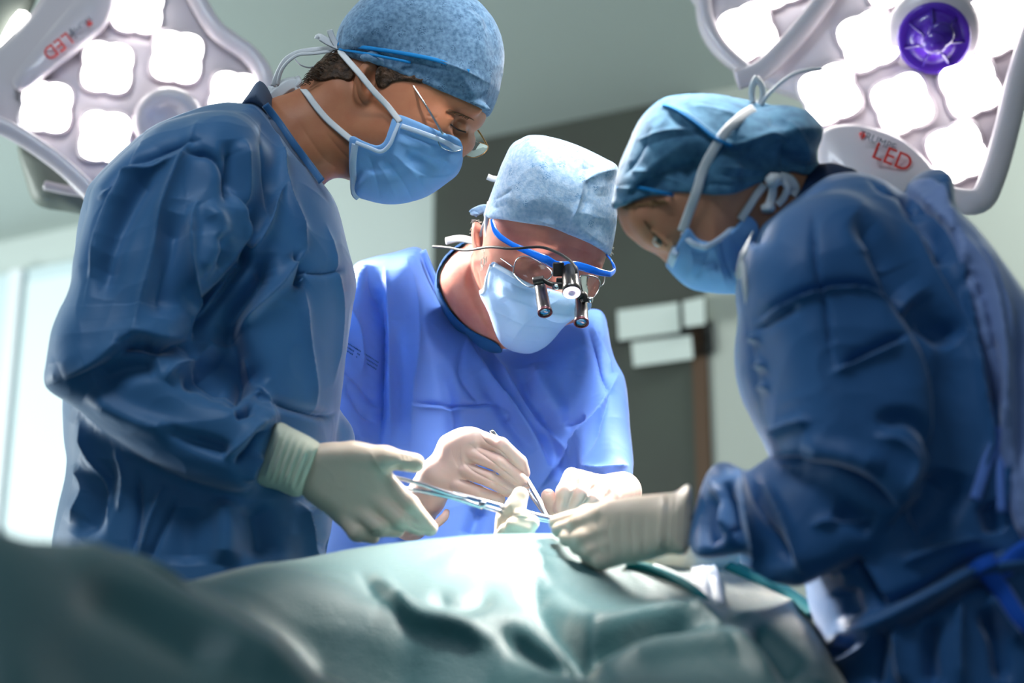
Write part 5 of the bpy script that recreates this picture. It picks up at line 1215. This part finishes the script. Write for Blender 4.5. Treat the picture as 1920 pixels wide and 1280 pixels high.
V, F = ribbon([pc(a, b, min(v.front(a, b), 2.1)-.005) for a, b in P_], .010, .0016, n=8, face=(0, 0, -1)); put('tie', V, F, M['tape'], mask_ro)
zt = 2.07
bow('bow', [('rib', [(1418, 203, zt), (1410, 180, zt), (1412, 158, zt), (1420, 144, zt)], .008), ('rib', [(1420, 203, zt), (1430, 182, zt), (1428, 160, zt), (1418, 146, zt)], .008),
            ('tube', [(1424, 200, zt), (1438, 180, zt), (1460, 158, zt), (1490, 138, zt), (1520, 130, zt), (1541, 128, zt)], [.0030, .0026, .0022, .0022, .0020, .0018])], mask_ro)
zk = v.front(1450, 350)-.014
bow('bow', [('tube', [(1440, 342, zk), (1450, 338, zk-.003), (1462, 334, zk)], [.007, .010, .006]), ('rib', [(1450, 345, zk), (1448, 366, zk), (1442, 384, zk)], .011), ('tube', [(1440, 386, zk), (1440, 396, zk-.002)], [.009, .008]),
            ('rib', [(1462, 336, zk), (1476, 350, zk), (1470, 370, zk), (1458, 384, zk)], .009), ('rib', [(1464, 332, zk), (1480, 336, zk+.005), (1490, 352, zk+.008), (1484, 366, zk+.008)], .014)], mask_ro)
J = []
for i in range(70):
    a = random.uniform(1160, 1245); b = 384-(a-1160)*.12+random.uniform(-2, 4)
    if v.front(a, b) > 2.2: continue
    J.append(tube([pc(a, b, v.front(a, b)-.001), pc(a+6, b+3, v.front(a+6, b+3)-.002), pc(a+14, b+random.uniform(2, 8), v.front(a+14, b+5)-.001)], [.0006, .0005, .0002], 4, 2))
V, F = join(*J); put('hair_tufts', V, F, M['hair_b'], body_r)

vs = Vol.like(v); vs.f = (hf_r-.008).astype(np.float32)
vs.f = np.minimum(vs.f, vs.d_pillow([(1484, 376), (1498, 346), (1540, 306), (1580, 312), (1640, 340), (1640, 480), (1500, 470)], Depth(2.08, 1500, 380), .075, .04)).astype(np.float32)
vs.keep(vs.sd2([(1480, 380), (1486, 366), (1500, 340), (1520, 318), (1542, 306), (1582, 314), (1600, 330), (1600, 400), (1500, 420)], DHR, 3)[:, :, None], .003)
vol_mesh('scrub_collar', vs, M['scrub_d'], tR, [], 1, 1, .8)

FO_R = [
    ('v', 6, 7, [(1414, 602), (1461, 566), (1540, 535), (1625, 530), (1686, 553)]), ('r', 5, 6, [(1420, 612), (1470, 576), (1540, 547), (1620, 542), (1680, 565)]), ('v', 5, 6, [(1415, 620), (1450, 600), (1500, 570)]),
    ('v', 4, 5, [(1526, 400), (1524, 431), (1531, 511), (1545, 560), (1560, 680)]), ('v', 7, 8, [(1573, 686), (1639, 652), (1704, 623)]), ('r', 5, 8, [(1560, 700), (1630, 670), (1700, 640)]),
    ('v', 17, 14, [(1640, 450), (1660, 480), (1648, 478), (1690, 553), (1742, 628), (1770, 698), (1780, 769), (1775, 862), (1730, 935), (1660, 1005)]),
    ('w', 10, 24, [(1600, 400), (1640, 440), (1700, 520), (1720, 560)]), ('w', 12, 20, [(1720, 550), (1760, 600), (1800, 640)]),
    ('w', 7, 16, [(1640, 790), (1700, 783), (1745, 815), (1765, 860)]), ('r', 5, 10, [(1640, 820), (1690, 830), (1720, 870), (1700, 930)]),
    ('s', 3, 10, [(1850, 830), (1836, 700), (1817, 619), (1789, 562), (1742, 478), (1705, 410), (1668, 354)]),
    ('r', 8, 6, [(1776, 395), (1790, 470), (1812, 560), (1830, 640), (1845, 740), (1860, 820), (1850, 860), (1836, 905)]), ('r', 7, 6, [(1790, 420), (1850, 520), (1880, 640), (1890, 760), (1888, 900), (1885, 1000)]),
    ('w', 10, 10, [(1800, 470), (1850, 560), (1866, 680), (1870, 780)]), ('v', 7, 8, [(1800, 520), (1820, 540), (1850, 545), (1858, 580)]), ('w', 9, 14, [(1896, 560), (1910, 700), (1915, 900)]),
    ('w', 12, 16, [(1700, 360), (1720, 400), (1760, 440), (1775, 500)]), ('r', 6, 6, [(1716, 340), (1722, 370), (1770, 400)]), ('v', 6, 5, [(1625, 335), (1660, 356), (1700, 372), (1740, 390), (1776, 400)]),
    ('r', 6, 6, [(1397, 510), (1410, 600), (1428, 680), (1436, 760), (1450, 840)]), ('v', 10, 8, [(1390, 520), (1400, 600), (1418, 680), (1428, 760), (1442, 840)]), ('r', 6, 6, [(1420, 690), (1440, 680)]), ('r', 6, 6, [(1425, 730), (1445, 722)]), ('r', 6, 6, [(1410, 640), (1428, 630)]),
    ('r', 6, 8, [(1440, 820), (1480, 800), (1520, 790)]), ('v', 9, 7, [(1452, 858), (1515, 874), (1570, 882), (1620, 905), (1680, 960)]), ('g', 6, 20, [(1500, 840), (1580, 850), (1660, 880)]),
    ('r', 9, 8, [(1382, 874), (1394, 930), (1412, 999), (1432, 1045), (1449, 1073), (1470, 1090)]), ('v', 10, 10, [(1402, 890), (1420, 940), (1450, 1000), (1490, 1060)]), ('r', 7, 9, [(1430, 900), (1476, 990), (1507, 1075)]), ('w', 9, 16, [(1340, 920), (1330, 980), (1345, 1030)]), ('w', 9, 12, [(1366, 900), (1372, 960), (1390, 1020)]),
    ('r', 5, 8, [(1330, 890), (1350, 940), (1350, 1000)]), ('w', 8, 20, [(1560, 960), (1600, 970), (1640, 990)]), ('r', 5, 8, [(1520, 990), (1560, 980), (1640, 975)]),
    ('g', 9, 14, [(1560, 1190), (1660, 1166), (1750, 1116), (1816, 1077), (1880, 1066), (1960, 1050)]), ('v', 9, 8, [(1660, 1190), (1750, 1140), (1816, 1100), (1870, 1090)]), ('v', 8, 7, [(1640, 1140), (1740, 1095), (1810, 1055), (1880, 1030)]),
    ('v', 9, 8, [(1605, 1045), (1632, 1092), (1655, 1140)]), ('r', 6, 7, [(1620, 1040), (1645, 1080), (1668, 1130)]), ('r', 8, 8, [(1652, 1175), (1630, 1210), (1590, 1236), (1560, 1250)]), ('v', 8, 8, [(1660, 1180), (1650, 1230), (1640, 1290)]), ('r', 8, 9, [(1680, 1170), (1690, 1230), (1700, 1290)]),
    ('w', 9, 12, [(1600, 1190), (1580, 1215), (1550, 1225)]), ('r', 6, 9, [(1800, 1110), (1796, 1200), (1800, 1290)]), ('w', 9, 16, [(1750, 1150), (1745, 1220), (1750, 1290)]), ('r', 9, 9, [(1850, 1110), (1880, 1160), (1920, 1210)]), ('w', 10, 14, [(1840, 1140), (1870, 1200), (1880, 1280)]), ('w', 8, 20, [(1580, 1100), (1600, 1160)]),
    ('w', 12, 26, [(1700, 1010), (1760, 960), (1800, 880)]), ('r', 6, 9, [(1690, 1060), (1760, 1030), (1840, 1010)]), ('w', 8, 18, [(1850, 940), (1870, 1000)]),
]
gown_r = vol_mesh('gown', vg, M['gown_r'], tR, FO_R, 2, 1, 3.0, 8, gain=2.0)
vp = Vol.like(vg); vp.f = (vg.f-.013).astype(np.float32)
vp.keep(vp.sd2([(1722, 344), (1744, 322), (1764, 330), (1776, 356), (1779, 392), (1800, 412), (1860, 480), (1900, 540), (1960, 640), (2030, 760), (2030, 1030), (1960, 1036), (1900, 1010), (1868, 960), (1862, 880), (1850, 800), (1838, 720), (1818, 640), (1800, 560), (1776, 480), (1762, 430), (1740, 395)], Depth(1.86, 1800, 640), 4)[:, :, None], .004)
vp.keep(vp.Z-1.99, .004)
vol_mesh('back_panel', vp, M['gown_back_lit'], gown_r, [('r', 8, 7, [(1790, 420), (1850, 520), (1880, 640), (1890, 760), (1888, 900), (1885, 1000)]), ('r', 7, 6, [(1800, 470), (1826, 560), (1845, 660), (1860, 780)]), ('w', 10, 9, [(1815, 480), (1850, 570), (1866, 680), (1872, 780)]), ('w', 9, 14, [(1905, 580), (1915, 700), (1915, 900)]), ('r', 6, 7, [(1830, 450), (1880, 560), (1905, 680)]), ('v', 7, 6, [(1800, 500), (1830, 530), (1836, 570)])], 2, 1, 2.0, 10, gain=1.3)
V, F = ribbon([pc(a, b, min(vg.front(a+6, b+4), 2.2)-.005) for a, b in [(1414, 430), (1398, 462), (1388, 495), (1384, 520)]], .006, .002, face=(-.5, 0, -1)); put('neck_tie', V, F, M['tape'], gown_r)
V, F = ribbon([pc(a, b, min(vg.front(a+6, b), 2.2)-.005) for a, b in [(1392, 490), (1396, 530), (1402, 570)]], .006, .002, face=(-.5, 0, -1)); put('neck_tie', V, F, M['tape'], gown_r)
V, F = ribbon([pc(a, b, vg.front(a, b)-.006) for a, b in [(1862, 800), (1866, 832), (1850, 868), (1838, 905), (1828, 935)]], .012, .003, face=(-.2, 0, -1)); put('back_tie', V, F, M['gown_m'], gown_r)
V, F = ribbon([pc(a, b, vg.front(a, b)-.006) for a, b in [(1880, 800), (1876, 880), (1878, 960)]], .009, .003, face=(-.2, 0, -1)); put('back_tie', V, F, M['gown_m'], gown_r)
V, F = join(ribbon([pc(a, b, vg.front(a, b)-.008) for a, b in [(1846, 1060), (1880, 1066), (1912, 1040), (1960, 1010)]], .022, .006, face=(0, 0, -1)), ribbon([pc(a, b, vg.front(a, b)-.008) for a, b in [(1846, 1066), (1880, 1110), (1912, 1160), (1950, 1190)]], .02, .006, face=(0, 0, -1)), tube([pc(1838, 1052, vg.front(1838, 1052)-.006), pc(1850, 1072, vg.front(1850, 1072)-.006)], .016, 12))
put('waist_tie', V, F, M['gown_in'], gown_r)
skirt('gown_skirt', None, gown_r, M['gown_r'], 0, .145, .13, .545, 1.95, .66)
legs(tR, [(.52, 1.85, .7), (.52, 2.03, .7)], [(.50, 1.85, 90), (.50, 2.05, 90)], 0, M['shoe'])

def hr(w):
    w.add(w.d_pillow([(1296, 912), (1266, 922), (1220, 927), (1180, 931), (1137, 939), (1100, 950), (1078, 966), (1076, 990), (1090, 1014), (1110, 1040), (1140, 1058), (1201, 1054), (1252, 1039), (1292, 1030)], ctl((1280, 960, 1.885), (1090, 980, 1.97), (1150, 1050, 1.93)), .028, .028), 0)
    finger(w, [(1130, 965, 1.945), (1085, 982, 1.965), (1048, 994, 2.01)], .0112, .006)
    finger(w, [(1130, 1000, 1.935), (1094, 1010, 1.945), (1062, 1010, 1.975)], .0112, .006)
    finger(w, [(1140, 1026, 1.925), (1110, 1034, 1.935), (1082, 1026, 1.96)], .0108, .006)
    finger(w, [(1150, 1046, 1.92), (1128, 1053, 1.925), (1102, 1046, 1.95)], .0100, .006)
    finger(w, [(1150, 955, 1.965), (1100, 966, 2.00), (1044, 980, 2.05)], .0118, .008)
GR = [('r', 1.5, 5, [(1245, 928), (1240, 980), (1236, 1042)])]+[('v', 1.3, 4, [(1256+i*12, 922), (1252+i*12, 975), (1250+i*12, 1036)]) for i in range(4)]+[('v', 1.2, 5, [(1120+i*22, 960), (1118+i*22, 1000), (1128+i*20, 1050)]) for i in range(5)]
gr1, wr1 = hand('glove', (1010, 890, 1330, 1090, 1.82, 2.10), hr, M['glove'], tR, h=.002, strokes=GR)
def hr2(w):
    w.chain([(1350, 1048, 2.02), (1285, 1050, 1.985), (1220, 1052, 1.985), (1180, 1030, 2.01)], [.026, .021, .020, .022], .01)
    w.chain([(1180, 1030, 2.01), (1130, 1010, 2.04), (1080, 996, 2.09)], [.018, .011, .009], .008)
    w.chain([(1180, 1020, 2.03), (1130, 1000, 2.06), (1090, 990, 2.11)], [.018, .011, .009], .008)
    w.chain([(1185, 1010, 2.02), (1140, 985, 2.05), (1100, 975, 2.09)], [.016, .011, .009], .008)
w = Vol.px(1050, 950, 1380, 1100, 1.93, 2.16, .0024); hr2(w); vol_mesh('glove', w, M['cuff'], tR, [], 1, 1, .4, 30)

# ================================================================== things lying on the drape
D_ = lambda a, b, l=.004: pc(a, b, drape_z(a, b)-l)
tu = put('suction_tube', *tube([D_(1175, 1058, .008), D_(1215, 1066, .008), D_(1262, 1084, .008), D_(1300, 1106, .008), D_(1326, 1130, .006)], .0055, 12), M['teal'])
tag(tu, 'short teal tube lying on the drape beneath the right surgeon\'s glove', 'tube')
tu = put('cord', *tube([D_(1228, 1060, .010), D_(1262, 1074, .010), D_(1304, 1096, .010), D_(1340, 1126, .006)], .0022, 10), M['white'])
tag(tu, 'thin white cord beside the teal tube on the drape', 'cord')
P_ = [(1296, 1042), (1312, 1060), (1318, 1090), (1326, 1128)]
tc_ = put('gauze_cloth', *join(*[ribbon([D_(a+k*11-10, b+k*1.5, .006+.003*(k % 2)) for a, b in P_], .012, .004, face=(0, .4, -1)) for k in range(4)]), M['white'])
tag(tc_, 'crumpled white gauze hanging on the drape under the right surgeon\'s sleeve', 'gauze')
P_ = [(1345, 1046), (1385, 1066), (1430, 1088), (1480, 1114), (1525, 1146)]
tt = put('folded_towel', *join(*[ribbon([D_(a+k*2, b+k*7, .010) for a, b in P_], .016, .008, face=(0, .5, -1)) for k in range(2)]), M['teal'])
tag(tt, 'folded teal towel along the far right edge of the drape', 'towel')
